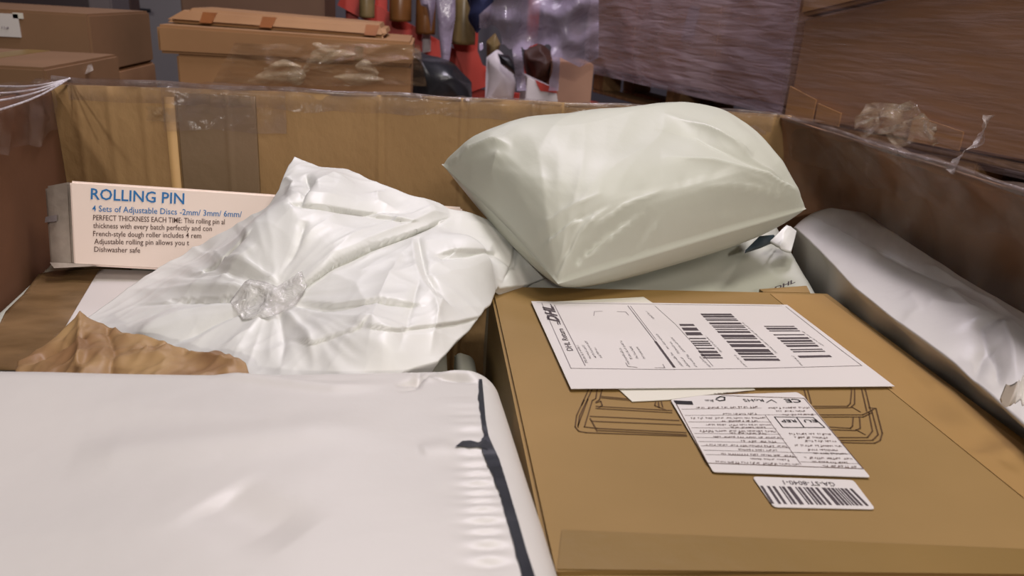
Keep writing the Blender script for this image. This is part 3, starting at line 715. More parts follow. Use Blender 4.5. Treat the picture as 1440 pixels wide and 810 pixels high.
for px, sh_, z_ in (([(634, 304), (578, 327), (520, 347), (470, 370), (425, 402), (400, 422)], .0065, .0035), ([(590, 312), (510, 300), (450, 290), (405, 286)], .004, .0025), ([(700, 357), (680, 352), (640, 350), (612, 358)], .003, .0015),
        ([(355, 320), (330, 345), (300, 374), (262, 390)], .004, .002), ([(600, 430), (530, 421), (470, 429), (410, 425)], .0035, .002), ([(400, 424), (320, 421), (240, 423), (172, 430)], .004, .0022), ([(722, 338), (716, 370), (704, 398)], .003, .0015), ([(520, 440), (500, 460), (440, 480), (400, 475)], .003, .0018), ([(690, 440), (640, 452), (560, 462), (480, 452)], .003, .0015)):
    d_, f_, sd_ = seg_dist(uvf, np.array(px, float)); e_ = np.clip(f_/.15, 0, 1)*np.clip((1-f_)/.25, 0, 1); up_ = (sd_ > 0)
    k_ = np.where(up_, np.exp(-d_/9), np.clip(1-d_/2.6, 0, 1))*e_; P1[..., 0] += .5*sh_*k_; P1[..., 1] -= .86*sh_*k_; P1[..., 2] += z_*np.where(up_, np.exp(-d_/16), np.clip(1-d_/2, 0, 1))*e_-z_*.9*np.where(up_, 0, np.clip(d_/2, 0, 1)*np.exp(-np.maximum(d_-2, 0)/5))*e_
crm = empty('crumpled_mailer', (-.05, .75, .80), 'crumpled white plastic mailer draped over the ROLLING PIN box', 'parcel')
inside = np.minimum(np.minimum(np.arange(NB)[:, None], NB-1-np.arange(NB)[:, None])/12, np.minimum(np.arange(MB)[None], MB-1-np.arange(MB)[None])/9); inside = np.clip(inside, 0, 1)
Bt = P1.copy(); Bt[..., 2] -= .0018+.020*inside
# underside lifts over the rolling pin box
rbm = (Bt[..., 1] > .935) & (Bt[..., 0] < .06)
Bt[..., 2] = np.where(rbm, np.maximum(Bt[..., 2], np.minimum(P1[..., 2]-.0018, .930)), Bt[..., 2])
Bt[..., 2] = np.minimum(np.maximum(Bt[..., 2], ZL+.006), P1[..., 2]-.001)
closed_layers('envelope', P1, Bt, POLY, crm)
tk = sampler(P1)
skin_patch('clear_tape', [(322, 408), (352, 400), (390, 408), (425, 404), (432, 412), (412, 424), (378, 430), (340, 426)], .872, filmmat('knot_tape', srgb(226, 226, 220), .45, rough=.1, bump=.7, bscale=60, spread=.3), crm, res=.004, amp=.003, thick=.0004, seed=4, f=40, surf=lambda x, y: tk(x, y)+.002)

# =================================================================== PILLOW-SHAPED MAILER
LX, LY = .50, .40
def flatgrid(n, m):
    S, T = np.meshgrid(np.linspace(-LX/2, LX/2, n), np.linspace(-LY/2, LY/2, m), indexing='ij'); return S, T, np.stack([S, T, S*0], -1)
def upsample(G, n, m):
    a, b = G.shape[:2]; x = np.linspace(0, a-1, n); y = np.linspace(0, b-1, m); i = np.minimum(x.astype(int), a-2); j = np.minimum(y.astype(int), b-2)
    fx, fy = (x-i)[:, None, None], (y-j)[None, :, None]; g = lambda p, q: G[np.ix_(i+p, j+q)]
    return g(0, 0)*(1-fx)*(1-fy)+g(1, 0)*fx*(1-fy)+g(0, 1)*(1-fx)*fy+g(1, 1)*fx*fy
S, T, flat = flatgrid(58, 46); ed = np.minimum(LX/2-abs(S), LY/2-abs(T)); z0 = .012*np.sqrt(np.clip(ed/.1, 0, 1))
nz = .001*smoothn(np.stack([S, T], -1), 18, 7)*(ed > 1e-6)
R = Cloth([flat, flat], bend=.05).run(np.stack([flat+(z0+nz)[..., None]*[0, 0, 1], flat+(-z0+nz)[..., None]*[0, 0, 1]]), 90, 12, press=.16, weld=True, damp=.92)
n, m = 190, 150
S, T, flat = flatgrid(n, m); ed = np.minimum(LX/2-abs(S), LY/2-abs(T))
R = np.stack([upsample(R[0], n, m), upsample(R[1], n, m)])
R = Cloth([flat, flat], bend=.03).run(R, 14, 5, press=.16*1.5, weld=True, damp=.9)
cs = [R[0][0, 0], R[0][-1, 0], R[0][-1, -1], R[0][0, -1]]
tgt = [W(785, 399, .857), W(1134, 294, .920), np.array([.425, 1.118, .985]), W(621, 231, .951)]
sx0, sx1 = np.mean([cs[0][0], cs[3][0]]), np.mean([cs[1][0], cs[2][0]]); sy0, sy1 = np.mean([cs[0][1], cs[1][1]]), np.mean([cs[2][1], cs[3][1]])
s = ((R[..., 0]-sx0)/(sx1-sx0))[..., None]; t = ((R[..., 1]-sy0)/(sy1-sy0))[..., None]
Pm = (1-s)*(1-t)*tgt[0]+s*(1-t)*tgt[1]+s*t*tgt[2]+(1-s)*t*tgt[3]
ax = np.array([-.05, -.12, 1.0]); ax /= np.linalg.norm(ax)
hgt = R[..., 2:3]; zm = hgt.max()
Pm = Pm+ax*np.where(hgt > 0, hgt*(.080/zm), hgt*(.050/zm))
qq = Pm[0][..., :2]
rw = .0034*(ridged(qq, 9, 21, .35, 2.8)-.4)*np.clip(ed/.05, 0, 1)+.0014*(ridged(qq, 26, 22, .8, 3.0)-.4)*np.clip(ed/.03, 0, 1)
pv = project(Pm[0])
for px, a, w_, asy in (([(785, 395), (850, 350), (905, 300), (920, 285)], .006, 9, .5), ([(880, 385), (892, 345), (915, 310), (905, 290)], -.007, 6, .4), ([(800, 380), (850, 330), (900, 300)], -.004, 5, 0), ([(790, 375), (815, 330), (860, 290)], .003, 6, 0),
        ([(740, 340), (790, 300), (850, 270)], .003, 7, 0), ([(745, 350), (800, 315), (860, 285)], -.003, 5, 0), ([(830, 330), (880, 290), (940, 262)], .003, 5, 0), ([(700, 210), (690, 250), (705, 300)], .003, 9, 0),
        ([(1125, 285), (1060, 268), (980, 262)], .004, 7, .3), ([(1120, 290), (1050, 290), (970, 300)], -.004, 6, 0), ([(1128, 275), (1080, 245), (1000, 225), (930, 215)], .004, 8, 0), ([(1120, 265), (1060, 228), (980, 190), (920, 180)], -.004, 6, .3), ([(1115, 300), (1060, 315), (980, 325)], .004, 6, 0),
        ([(1090, 300), (1040, 300), (990, 312)], -.003, 4, 0), ([(1060, 215), (1000, 185), (930, 160)], .004, 6, 0), ([(1100, 250), (1030, 200), (960, 165)], .003, 5, 0), ([(905, 372), (912, 340), (935, 300)], .005, 6, 0),
        ([(640, 235), (665, 250), (690, 290)], -.004, 6, .4), ([(650, 215), (690, 200), (720, 205)], .004, 6, 0), ([(625, 232), (648, 224), (660, 210)], .004, 4, 0), ([(780, 385), (800, 350), (805, 320)], -.004, 5, 0), ([(760, 360), (785, 330), (830, 300)], .004, 5, .3)):
    rw = rw+1.6*fold(pv, px, a, w_*.8, asy)*np.clip(ed/.01, 0, 1)
for (cu_, cv_), fa_, am_, seed_ in (((783, 402), 5.5, .0042, 3), ((1136, 290), 5.0, .0038, 4), ((618, 230), 4.5, .0026, 5), ((880, 385), 4.0, .0030, 6)):
    an_ = np.arctan2(pv[..., 1]-cv_, pv[..., 0]-cu_); rr_ = np.hypot(pv[..., 1]-cv_, pv[..., 0]-cu_)
    nn_ = np.array([1-2*abs(noise.noise((fa_*math.cos(a), fa_*math.sin(a), r*.007+seed_))) for a, r in zip(an_.ravel(), rr_.ravel())]).reshape(an_.shape)
    rw = rw+am_*(nn_-.5)*np.clip(rr_/50, 0, 1)*np.exp(-rr_/(130 if cu_ != 880 else 60))*np.clip(ed/.012, 0, 1)
Pm[0] += ax*rw[..., None]
print('pillow thickness', zm)
piw = empty('pillow_mailer', (.27, .98, .84), 'plump white plastic mailer puffed up like a pillow, resting highest at the back', 'parcel')
closed_layers('envelope', Pm[0], Pm[1], POLY_G, piw)

# =================================================================== SMALL MAILER UNDER THE PILLOW
um = empty('folded_mailer', (.33, 1.0, .52), 'thin white mailer with black logo lettering squeezed beneath the pillow-shaped one', 'parcel')
_, UP_ = rounded_slab('envelope', [(.10, .893, .806), (.516, .893, .814), (.518, 1.09, .878), (.10, 1.09, .850)], .285, .014, POLY_G, um,
                      lambda Q: .010*np.clip((Q[..., 0]-.3)/.2, 0, 1)*0+.004*(ridged(Q, 11, 9, -.7, 2.5)-.4)+.004*smoothn(Q, 5, 4)+fold(project(np.concatenate([Q, .82+0*Q[..., :1]], -1)), [(1005, 408), (1030, 385), (1062, 362)], -.006, 4, 1.5)+fold(project(np.concatenate([Q, .82+0*Q[..., :1]], -1)), [(1100, 350), (1122, 375), (1135, 400)], -.006, 5, 1), bul_=.004)
us = sampler(UP_)
def dzone(u, v):
    p = at(u, v, z=.812); z = us(p[0], p[1])+.0015
    for _ in range(3): p = at(u, v, z=z); z = us(p[0], p[1])+.0015
    return p
pz = Print(dzone); pz.text('DHL', (1089, 409), (1119, 397), .011, bold=.03, shear=.4)
pz.build('print', INK, um)
tip = [W(1083, 338, .868), W(1098, 350, .862), W(1113, 352, .86), W(1120, 326, .878), W(1106, 318, .884)]
cpt = coons([tip[0], tip[1], tip[2]], [tip[4], tip[3]], [tip[0], tip[4]], [tip[2], tip[3]], 30, 20)
cpt[..., 2] += .004*(ridged(cpt[..., :2], 40, 3, .6, 2)-.3); cb = cpt.copy(); cb[..., 2] -= .003
closed_layers('corner_fold', cpt, cb, POLY, um)
tb = [W(1048, 352, .872), W(1070, 345, .868), W(1092, 336, .864), W(1088, 330, .872), W(1068, 332, .876)]
cpt = coons(tb[:3], [tb[4], tb[3]], [tb[0], tb[4]], [tb[2], tb[3]], 20, 12); cb = cpt.copy(); cb[..., 2] -= .004
closed_layers('dark_lining', cpt, cb, noisemat('navy_lining', srgb(38, 52, 60), srgb(52, 66, 72), 20, .5), um)

# =================================================================== LONG MAILER ALONG THE RIGHT WALL
lm = empty('long_mailer', (.56, .72, .52), 'long narrow white mailer wedged between the labelled carton and the right wall', 'parcel')
ns, nt_ = 220, 60
tl = arc([W(1108, 312, .876), W(1150, 352, .868), W(1200, 405, .860), W(1262, 455, .856), (.5, .62, .854), W(1400, 566, .853), (.475, .42, .850), (.47, .30, .845)], ns)
tr_ = arc([W(1140, 288, .900), W(1215, 300, .905), W(1285, 345, .902), W(1350, 388, .898), W(1440, 442, .892), (.618, .52, .888), (.612, .40, .884), (.60, .30, .88)], ns)
rows = []
tv = np.linspace(0, 1, nt_)[None, :, None]
topS = tl[:, None]*(1-tv)+tr_[:, None]*tv
qy = topS[..., :2]
bul = .006*np.sin(np.linspace(0, math.pi, nt_))[None]*np.ones((ns, 1))
endf = np.clip(np.arange(ns)/16, 0, 1)[:, None]
wr = .0016*(ridged(qy, 6, 31, 1.3, 2.6)-.4)+.0007*(ridged(qy, 26, 32, 1.0, 2.4)-.4); uvm = project(topS)
for px, z, a, w_, asy in (([(1225, 350), (1290, 380), (1340, 402), (1400, 425)], .89, -.010, .007, .6), ([(1300, 372), (1380, 420), (1440, 462)], .893, .008, .006, 0), ([(1330, 405), (1360, 440), (1400, 450)], .885, .005, .010, 0),
                          ([(1378, 455), (1388, 490), (1370, 540)], .87, -.012, .008, .5), ([(1392, 490), (1404, 520), (1405, 550)], .865, -.012, .005, .4), ([(1405, 455), (1420, 500), (1425, 545)], .87, .008, .010, 0), ([(1275, 415), (1290, 440), (1262, 460)], .87, .004, .010, 0), ([(1300, 430), (1350, 440), (1380, 445)], .88, .004, .006, 0)):
    wr = wr+fold(uvm, px, a*.7, w_*1100, asy)
topS = topS.copy(); topS[..., 2] += bul+wr*endf
# side face rows from the left top edge down, right side rows against the wall
nsd = 14
side = np.stack([tl+np.array([.008+.030*j/nsd, .0, -.006-(.33*(j/nsd)**1.3)]) for j in range(nsd, 0, -1)], 1)
side[:, :, 0] = np.maximum(side[:, :, 0], .516)
side[:, :, 0] += .003*np.sin(np.arange(ns)*.22)[:, None]
sidr = np.stack([tr_+np.array([.0-.02*j/6, 0, -.01-.34*j/6]) for j in range(1, 7)], 1)
edge_l = (tl+np.array([.0035, 0, -.0025]))[:, None]
loop = np.concatenate([side, edge_l, topS[:, 1:], sidr], 1)
N_, M_ = loop.shape[:2]
# round the far end
cen = loop.mean(1, keepdims=True)
for i in range(10):
    k = 1-(.5*(1-math.sin((i+.5)/10*math.pi/2))); loop[i] = cen[i]+(loop[i]-cen[i])*k
    loop[i, :, 1] -= 0
V = loop.reshape(-1, 3); F = grid_faces(N_, M_, flip=True)
idx = np.arange(N_*M_).reshape(N_, M_); F.append([int(a) for a in idx[0][::-1]]); F.append([int(a) for a in idx[-1]])
for i in range(N_-1): F.append([int(idx[i, 0]), int(idx[i, -1]), int(idx[i+1, -1]), int(idx[i+1, 0])])
mesh_obj('envelope', V, F, POLY_L, lm, smooth=True)
# crushed corner of film and the dark gap beneath at the near end
cp = coons([W(1404, 568, .872), W(1425, 575, .872), W(1450, 560, .875)], [W(1412, 548, .885), W(1430, 542, .892), W(1452, 520, .892)], [W(1404, 568, .872), W(1412, 548, .885)], [W(1450, 560, .875), W(1452, 520, .892)], 50, 36)
cp[..., 2] += .013*(ridged(cp[..., :2], 75, 6, .5, 1.2)-.35); cb = cp.copy(); cb[..., 2] -= .003
closed_layers('crushed_end', cp, cb, noisemat('shiny_white_film', srgb(214, 208, 202), srgb(226, 222, 216), 6, .15, .6, .4, 60), lm)

# =================================================================== MAILER DEEP IN THE GAP
gm = empty('tucked_mailer', (.055, .74, .52), 'pale green-white mailer tucked deep in the gap left of the labelled carton', 'parcel')
rounded_slab('envelope', [(.040, .60, .765), (.066, .60, .762), (.064, .84, .758), (.040, .84, .765)], .24, .009, POLY_G, gm, lambda Q: .003*smoothn(Q, 20, 3), n=24, m=60)

# =================================================================== NEAR WHITE PARCEL
ZF = .865
fg = empty('large_white_parcel', (-.2, .35, .52), 'large flat white parcel in the near left corner with a torn black edge seam', 'parcel')
fq = [(-.50, .10, ZF), W(820, 880, ZF)+np.array([.004, 0, 0]), W(700, 511, ZF), W(-130, 512, ZF)]
fq = [np.array(q, float) for q in fq]; fq[0][0] = -.43; fq[3][0] = -.425; fq[3][1] = fq[2][1]+.004
def fdisp(Q):
    d = .0035*smoothn(Q, 4, 6)+.0016*(ridged(Q, 7, 12, .2, 2.2)-.4)
    # little pleats gathered along the taped side seam
    a, b = at(655, 560, z=ZF)[:2], at(690, 800, z=ZF)[:2]; D, f, sd = seg_dist(Q, [a, b])
    d += .0013*np.exp(-(D/.010)**2)*np.sin(f*105+3*np.sin(f*9))*np.clip(f*2, 0, 1)
    d += .0006*np.exp(-(D/.018)**2)*np.sin(f*37)
    for px, am, w_ in (([(300, 520), (470, 545), (560, 540)], .003, .008), ([(560, 545), (600, 530), (690, 540)], -.004, .004), ([(590, 520), (585, 545), (560, 552)], -.003, .003), ([(590, 535), (640, 527), (690, 530)], .003, .005), ([(590, 636), (640, 627)], .0015, .008), ([(100, 640), (420, 610), (560, 600)], .003, .02), ([(300, 700), (420, 760)], -.004, .02)):
        d += crease(Q, px, ZF, am, w_)
    return d
_, FP = rounded_slab('envelope', fq, .32, .030, POLY_L, fg, fdisp, n=260, m=200, nsk=12)
fs = sampler(FP)
def onfg(u, v):
    z = ZF
    for _ in range(4): p = at(u, v, z=z); z = fs(p[0], p[1])+.0012
    return p
slit = [(676, 533, 4), (677, 560, 7), (680, 590, 6), (684, 612, 6), (683, 622, 16), (692, 645, 20), (702, 670, 16), (712, 700, 14), (722, 735, 15), (733, 775, 16), (745, 815, 18), (752, 850, 18)]
Lp, Rp = [], []
rr = random.Random(3)
def lerp(a, b, t): return tuple(x+(y-x)*t for x, y in zip(a, b))
for i in range(len(slit)-1):
    for k in range(6):
        u, v, w_ = lerp(slit[i], slit[i+1], k/6); j = rr.uniform(-1.2, .6)
        Lp.append(onfg(u-w_*.5+j, v)); Rp.append(onfg(u+w_*.5, v))
V = np.array(Lp+Rp); nn = len(Lp); mid = (V[:nn]+V[nn:])/2
mesh_obj('torn_seam', V, [[i, i+1, nn+i+1, nn+i] for i in range(nn-1)], POLY_IN, fg, smooth=True)['label'] = 'black lining showing through the torn seam'
tear = [(640, 628), (650, 620), (662, 619), (672, 622), (684, 618), (686, 632), (672, 628), (660, 629), (650, 627)]
mesh_obj('side_tear', np.array([onfg(u, v) for u, v in tear]), [list(range(len(tear)))[::-1]], POLY_IN, fg)['label'] = 'small black tear beside the seam'

# =================================================================== BACKGROUND: STACKS, RACK, DOOR
BGC = [noisemat('far_cardboard', srgb(142, 106, 76), srgb(158, 120, 86), 3, .7, .3, .2, 20),
       noisemat('far_cardboard_pink', srgb(144, 108, 88), srgb(158, 122, 100), 3, .7, .3, .2, 20),
       noisemat('far_cardboard_light', srgb(146, 108, 72), srgb(158, 119, 80), 4, .6, .3, .2, 20)]
PALW = noisemat('pallet_wood', srgb(120, 92, 62), srgb(150, 116, 80), 8, .8, .2, .3, 30, (1, 6, 1))
def pxbox(name, u0, v0, u1, v1, Y, dep, mat, parent=None, z0=None, rot=0, bevel=.006, **k):
    um, vm = (u0+u1)/2, (v0+v1)/2
    x0, x1 = at(u0, vm, y=Y)[0], at(u1, vm, y=Y)[0]; zt = at(um, v0, y=Y)[2]; zb = at(um, v1, y=Y)[2] if z0 is None else z0
    return box(x0, x1, Y, Y+dep, zb, zt, name, mat, parent, bevel=bevel, rot=rot, piv=(x0, Y), **k), (x0, x1, zb, zt)
def stack_down(x0, x1, y0, y1, z1, lab, grp, levels=3, mat=0):
    h = z1/levels
    for i in range(levels):
        o = box(x0, x1, y0, y1, i*h+.001, (i+1)*h-.001, 'cardboard_box', BGC[mat], bevel=.006); tag(o, lab+(', on the floor' if i == 0 else ', second tier'), 'box', grp)

BGC.append(noisemat('dim_cardboard', srgb(116, 88, 62), srgb(130, 98, 70), 3, .7, .3, .2, 20))
BGC.append(noisemat('edge_cardboard', srgb(176, 130, 82), srgb(188, 140, 90), 3, .7, .3, .2, 20))
BGC.append(noisemat('wrapped_cardboard', srgb(160, 120, 86), srgb(176, 132, 96), 3, .7, .3, .2, 20))
# left: two boxes beyond the left wall of the container
tA = empty('cardboard_box', (-1.15, 2.6, .84), 'brown cardboard box with a small white label at the top left', 'box')
oA, dA = pxbox('body', -150, 12, 128, 98, 2.35, .5, BGC[3], tA)
lo_ = at(25, 20, y=2.347); l1_ = at(-20, 50, y=2.347)
lab = box(l1_[0], lo_[0], 2.346, 2.3495, l1_[2], lo_[2], 'paper_label', PAPER, tA)
box(at(16, 20, y=2.34)[0], at(30, 20, y=2.34)[0], 2.346, 2.3495, at(20, 26, y=2.34)[2], at(20, 18, y=2.34)[2], 'paper_label', PAPER2, tA)
pp = Print(lambda u, v: at(u, v, y=2.344)); pp.blur_text((-4, 40), (16, 41), .02, NY, 3); pp.build('print', INKG, lab)
stack_down(dA[0], dA[1], 2.36, 2.86, dA[2]-.002, 'brown box in the hidden lower tiers behind the left wall', 'lower tiers of the left stack', 2)
tB = empty('cardboard_box', (-1.0, 2.0, .0), 'pinkish brown cardboard box low at the left, in front of the labelled one', 'box')
oB, dB = pxbox('body', -160, 90, 70, 200, 1.80, .42, BGC[3], tB, z0=.001)
x = at(-40, 90, y=1.9)[0]
box(x-.03, x+.03, 1.799, 2.221, dB[3]-.0002, dB[3]+.0008, 'tape', TAPE_K, tB)
fm_ = coons([at(78, 112, y=2.0), at(135, 108, y=2.0)], [at(76, 90, y=2.05), at(130, 96, y=2.05)], [at(78, 112, y=2.0), at(76, 90, y=2.05)], [at(135, 108, y=2.0), at(130, 96, y=2.05)], 40, 30)
tag(film_sheet('film_scrap', fm_, filmmat('shiny_film', srgb(200, 190, 180), .5, rough=.08, bump=.9, bscale=40, spread=.3), None, .03, 14, 3), 'shiny scrap of stretch film beside the left stack of boxes', 'film')

# grey pillars and door
DOORM = noisemat('grey_painted_door', srgb(108, 104, 106), srgb(116, 112, 114), 1, .5, .4)
POSTM = noisemat('dark_brown_post', srgb(62, 46, 42), srgb(74, 56, 50), 3, .6, .3)
Yd = 5.2
dr = empty('door_1', (at(205, 60, y=Yd)[0], Yd, 0)); dr['kind'] = 'structure'
pxbox('door_leaf', 184, -120, 262, 200, Yd, .05, DOORM, dr, z0=.01, bevel=.003)
hx = at(193, 18, y=Yd)
hd = empty('handle', tuple(hx-np.array(dr.location))); hd.parent = dr
hd_abs = hx
tube('lever', [hx+[0, -.06, .02], hx+[.02, -.07, .02], hx+[.10, -.07, .018]], .011, noisemat('black_metal', srgb(24, 24, 28), srgb(32, 32, 36), 5, .35), hd)
box(hx[0]-.02, hx[0]+.02, Yd-.052, Yd-.002, hx[2]-.09, hx[2]+.05, 'back_plate', bpy.data.materials['black_metal'], hd, bevel=.004)
struct(pxbox('trim_1', 127, -150, 160, 220, 3.4, .2, noisemat('grey_column', srgb(92, 84, 84), srgb(100, 92, 92), 1, .6), z0=0)[0])
struct(pxbox('trim_2', 158, -150, 186, 220, 3.6, .12, POSTM, z0=0)[0])
struct(box(-4.9, at(186, 60, y=5.5)[0], 5.55, 5.62, 0, 4, 'wall_partition', noisemat('dark_partition', srgb(60, 50, 50), srgb(70, 60, 58), 1, .8)))

# centre stack
tC = empty('cardboard_box', (-.4, 2.6, .8), 'long brown cardboard box wrapped in shiny film, behind the back wall', 'box')
C = [at(219, 34, y=2.5), at(580, 64, y=2.5)]
zb = at(400, 84, y=2.5)[2]; x0, x1 = C[0][0], C[1][0]
box8([(x0, 2.5, zb), (x1, 2.5, zb), (x1, 2.95, zb), (x0, 2.95, zb), (x0, 2.5, C[0][2]), (x1, 2.5, C[1][2]+.01), (x1, 2.95, C[1][2]+.01), (x0, 2.95, C[0][2])], 'body', BGC[2], tC, bevel=.008)
x = at(505, 60, y=2.5)[0]; box(x-.012, x+.012, 2.496, 2.499, zb+.01, C[1][2]-.01, 'tape', TAPE_K, tC)
tC2 = empty('cardboard_box', (-.35, 2.6, .5), 'brown cardboard box directly beneath the long film-wrapped one', 'box')
x2 = at(248, 100, y=2.5)[0]
box(x2, x1-.004, 2.51, 2.93, .56, zb-.001, 'body', BGC[2], tC2, bevel=.006)
stack_down(x2-.02, x1, 2.5, 2.95, .558, 'brown box in the hidden lower tiers of the middle stack', 'lower tiers of the middle stack', 2, 2)
fl = empty('flattened_carton', (-.4, 2.7, 1.05), 'folded brown carton lying loose on the long film-wrapped box', 'box')
tz = C[0][2]
a, b = at(232, 20, y=2.62)+[0, 0, .006], at(546, 48, y=2.62)+[0, 0, .004]; c_, d_ = at(262, 4, y=2.62), at(540, 26, y=2.62)
zz = lambda p, q: (p[0], q, p[2])
za_, zb_ = C[0][2]+.004, C[1][2]+.012
box8([(a[0], 2.58, za_), (b[0], 2.58, zb_), (b[0], 2.9, zb_), (a[0], 2.9, za_), (c_[0], 2.62, za_+.044), (d_[0], 2.62, zb_+.040), (d_[0], 2.88, zb_+.040), (c_[0], 2.88, za_+.044)], 'body', BGC[2], fl, bevel=.014)
for uu in (290, 374, 520):
    p = at(uu, 20+(uu-250)*.09, y=2.6); zt_ = za_+(zb_-za_)*(p[0]-a[0])/(b[0]-a[0]); box8([(p[0]-.016, 2.578, zt_+.006), (p[0]+.020, 2.578, zt_+.006), (p[0]+.020, 2.584, zt_+.006), (p[0]-.016, 2.584, zt_+.006), (p[0]-.012, 2.612, zt_+.036), (p[0]+.030, 2.612, zt_+.036), (p[0]+.030, 2.618, zt_+.036), (p[0]-.012, 2.618, zt_+.036)], 'tape', noisemat('amber_tape', srgb(120, 72, 38), srgb(140, 88, 48), 6, .3, .5), fl)
G = coons([at(300, 116, y=2.47), at(600, 122, y=2.47)], [at(330, 60, y=2.46), at(590, 62, y=2.46)], [at(300, 116, y=2.47), at(330, 60, y=2.46)], [at(600, 122, y=2.47), at(590, 62, y=2.46)], 110, 60)
tag(film_sheet('film_wrap', G, filmmat('glinting_film', srgb(160, 130, 100), .30, rough=.04, bump=.8, bscale=16, stretch=(.6, 1, 2.6), spread=.2, dist=.04), None, .035, 11, 12), 'clear stretch film with bright glints over the middle box stack', 'film')

tag(pxbox('cardboard_box', 560, 160, 774, 300, 3.15, .45, BGC[1], z0=.001)[0], 'wide brown box hidden under the bags before the rack', 'box')
GLINT_FOLD = filmmat('film_glint_fold', srgb(200, 182, 152), .30, rough=.06, bump=.8, bscale=40, stretch=(.5, 1, 2), spread=.29)  # pale tint stands in for lamp highlights on the wrap
fwo = [o for o in bpy.data.objects if o.name.startswith('film_wrap')][-1]
for q, r_ in ((((350, 114), (378, 107), (408, 106), (436, 98)), .005), (((404, 110), (416, 105), (430, 108)), .007), (((425, 100), (440, 82), (462, 74), (478, 66)), .005), (((448, 90), (470, 78), (500, 76)), .004),
              (((500, 94), (516, 97), (532, 104)), .006), (((470, 108), (500, 112), (540, 112)), .004), (((372, 97), (400, 90), (424, 94)), .003), (((440, 62), (455, 72), (470, 70)), .004)):
    P_ = arc([at(u, v, y=2.445) for u, v in q], 12); g = np.array([[p+np.array([0, -.014*(1-abs(t_)), r_*4.5*t_*math.sin(.15+2.85*i_/11)]) for t_ in (-1, -.5, 0, .5, 1)] for i_, p in enumerate(P_)])
    film_sheet('film_fold', g, GLINT_FOLD, fwo, .002, 50, 3)  # each strip is a highlight drawn as a fold of pale film
# dark things above the middle stack
o = pxbox('cardboard_box', 250, -90, 455, 8, 3.3, .4, noisemat('dark_brown_card', srgb(96, 72, 56), srgb(108, 82, 64), 3, .7), z0=.001)[0]  # darker brown than the other boxes
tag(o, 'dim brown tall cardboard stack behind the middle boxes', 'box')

# red racking with goods
RED = noisemat('red_rack_paint', srgb(168, 54, 44), srgb(184, 64, 52), 2, .45, .4)
BLK = noisemat('black_bag_plastic', srgb(26, 27, 30), srgb(38, 38, 42), 8, .3, .5, .5, 25)
rk = empty('red_rack', (.6, 3.9, 0), 'red metal storage rack seen between the wrapped pallet stacks', 'rack')
def rbeam(p, q, w_, name='beam'):
    p, q = Vector(p), Vector(q); d = (q-p).normalized(); s_ = d.cross(Vector((0, 1, 0))).normalized()*w_/2; t_ = Vector((0, .05, 0))
    return box8([p-s_, p+s_, p+s_+t_, p-s_+t_, q-s_, q+s_, q+s_+t_, q-s_+t_], name, RED, rk)
Yk = 3.9
rbeam(at(480, -5, y=Yk), at(700, 118, y=Yk), .085)
rbeam(at(560, 130, y=Yk), at(840, 160, y=Yk), .11)
for u in (495, 536, 664, 748): rbeam((at(u, 60, y=Yk+.05)[0], Yk+.05, 0), (at(u, 60, y=Yk+.05)[0], Yk+.05, 2.0), .055, 'upright')
rbeam(at(648, 50, y=Yk-.03), at(675, 125, y=Yk-.03), .10)
rbeam(at(470, 150, y=Yk+.1), at(830, 175, y=Yk+.1), .10)
def bottle(u, v0, v1, Y, r, col, lab, cat='bottle'):
    p0, p1 = at(u, v1, y=Y), at(u, v0, y=Y); h = p1[2]-p0[2]
    bm = bmesh.new(); prof = [(0, 0), (r, .0), (r*1.02, h*.05), (r, h*.6), (r*.85, h*.7), (r*.38, h*.82), (r*.36, h*.97), (0, h)]; N = 14; rings = []
    for (a, z) in prof: rings.append([bm.verts.new((p0[0]+a*math.cos(k*2*math.pi/N), Y+a*math.sin(k*2*math.pi/N), p0[2]+z)) for k in range(N)] if a else [bm.verts.new((p0[0], Y, p0[2]+z))])
    for i in range(len(rings)-1):
        A, B = rings[i], rings[i+1]
        for k in range(N):
            q = [A[k % len(A)], A[(k+1) % len(A)], B[(k+1) % len(B)], B[k % len(B)]]; q = list(dict.fromkeys(q))
            if len(q) > 2: bm.faces.new(q)
    me = bpy.data.meshes.new('bottle'); bm.to_mesh(me); bm.free(); me.materials.append(col); me.polygons.foreach_set('use_smooth', [True]*len(me.polygons))
    o = bpy.data.objects.new('bottle', me); COL.objects.link(o); return tag(o, lab, cat)
OLIVE = noisemat('olive_jar', srgb(108, 92, 58), srgb(132, 112, 76), 12, .3, .5)
AMB = noisemat('amber_jar', srgb(104, 66, 32), srgb(120, 78, 40), 9, .3, .5)
NAVY = noisemat('navy_cloth', srgb(34, 38, 66), srgb(42, 46, 76), 9, .8, .2, .3, 30)
WHT = noisemat('white_bag', srgb(190, 182, 186), srgb(206, 198, 200), 5, .5, .4, .4, 20)
DKB = noisemat('dark_brown_plastic', srgb(58, 34, 28), srgb(70, 44, 34), 9, .5, .3)
bottle(516, -40, 25, 3.82, .035, OLIVE, 'olive bottle hanging at the far left end of the red rack')
bottle(563, -40, 30, 3.80, .05, AMB, 'amber bottle on the red rack left of the white strips')
bottle(598, -30, 48, 3.80, .045, AMB, 'amber bottle on the red rack between two white strips')
bottle(651, -40, 62, 3.78, .055, OLIVE, 'large olive bottle on the red rack right of the white strips')
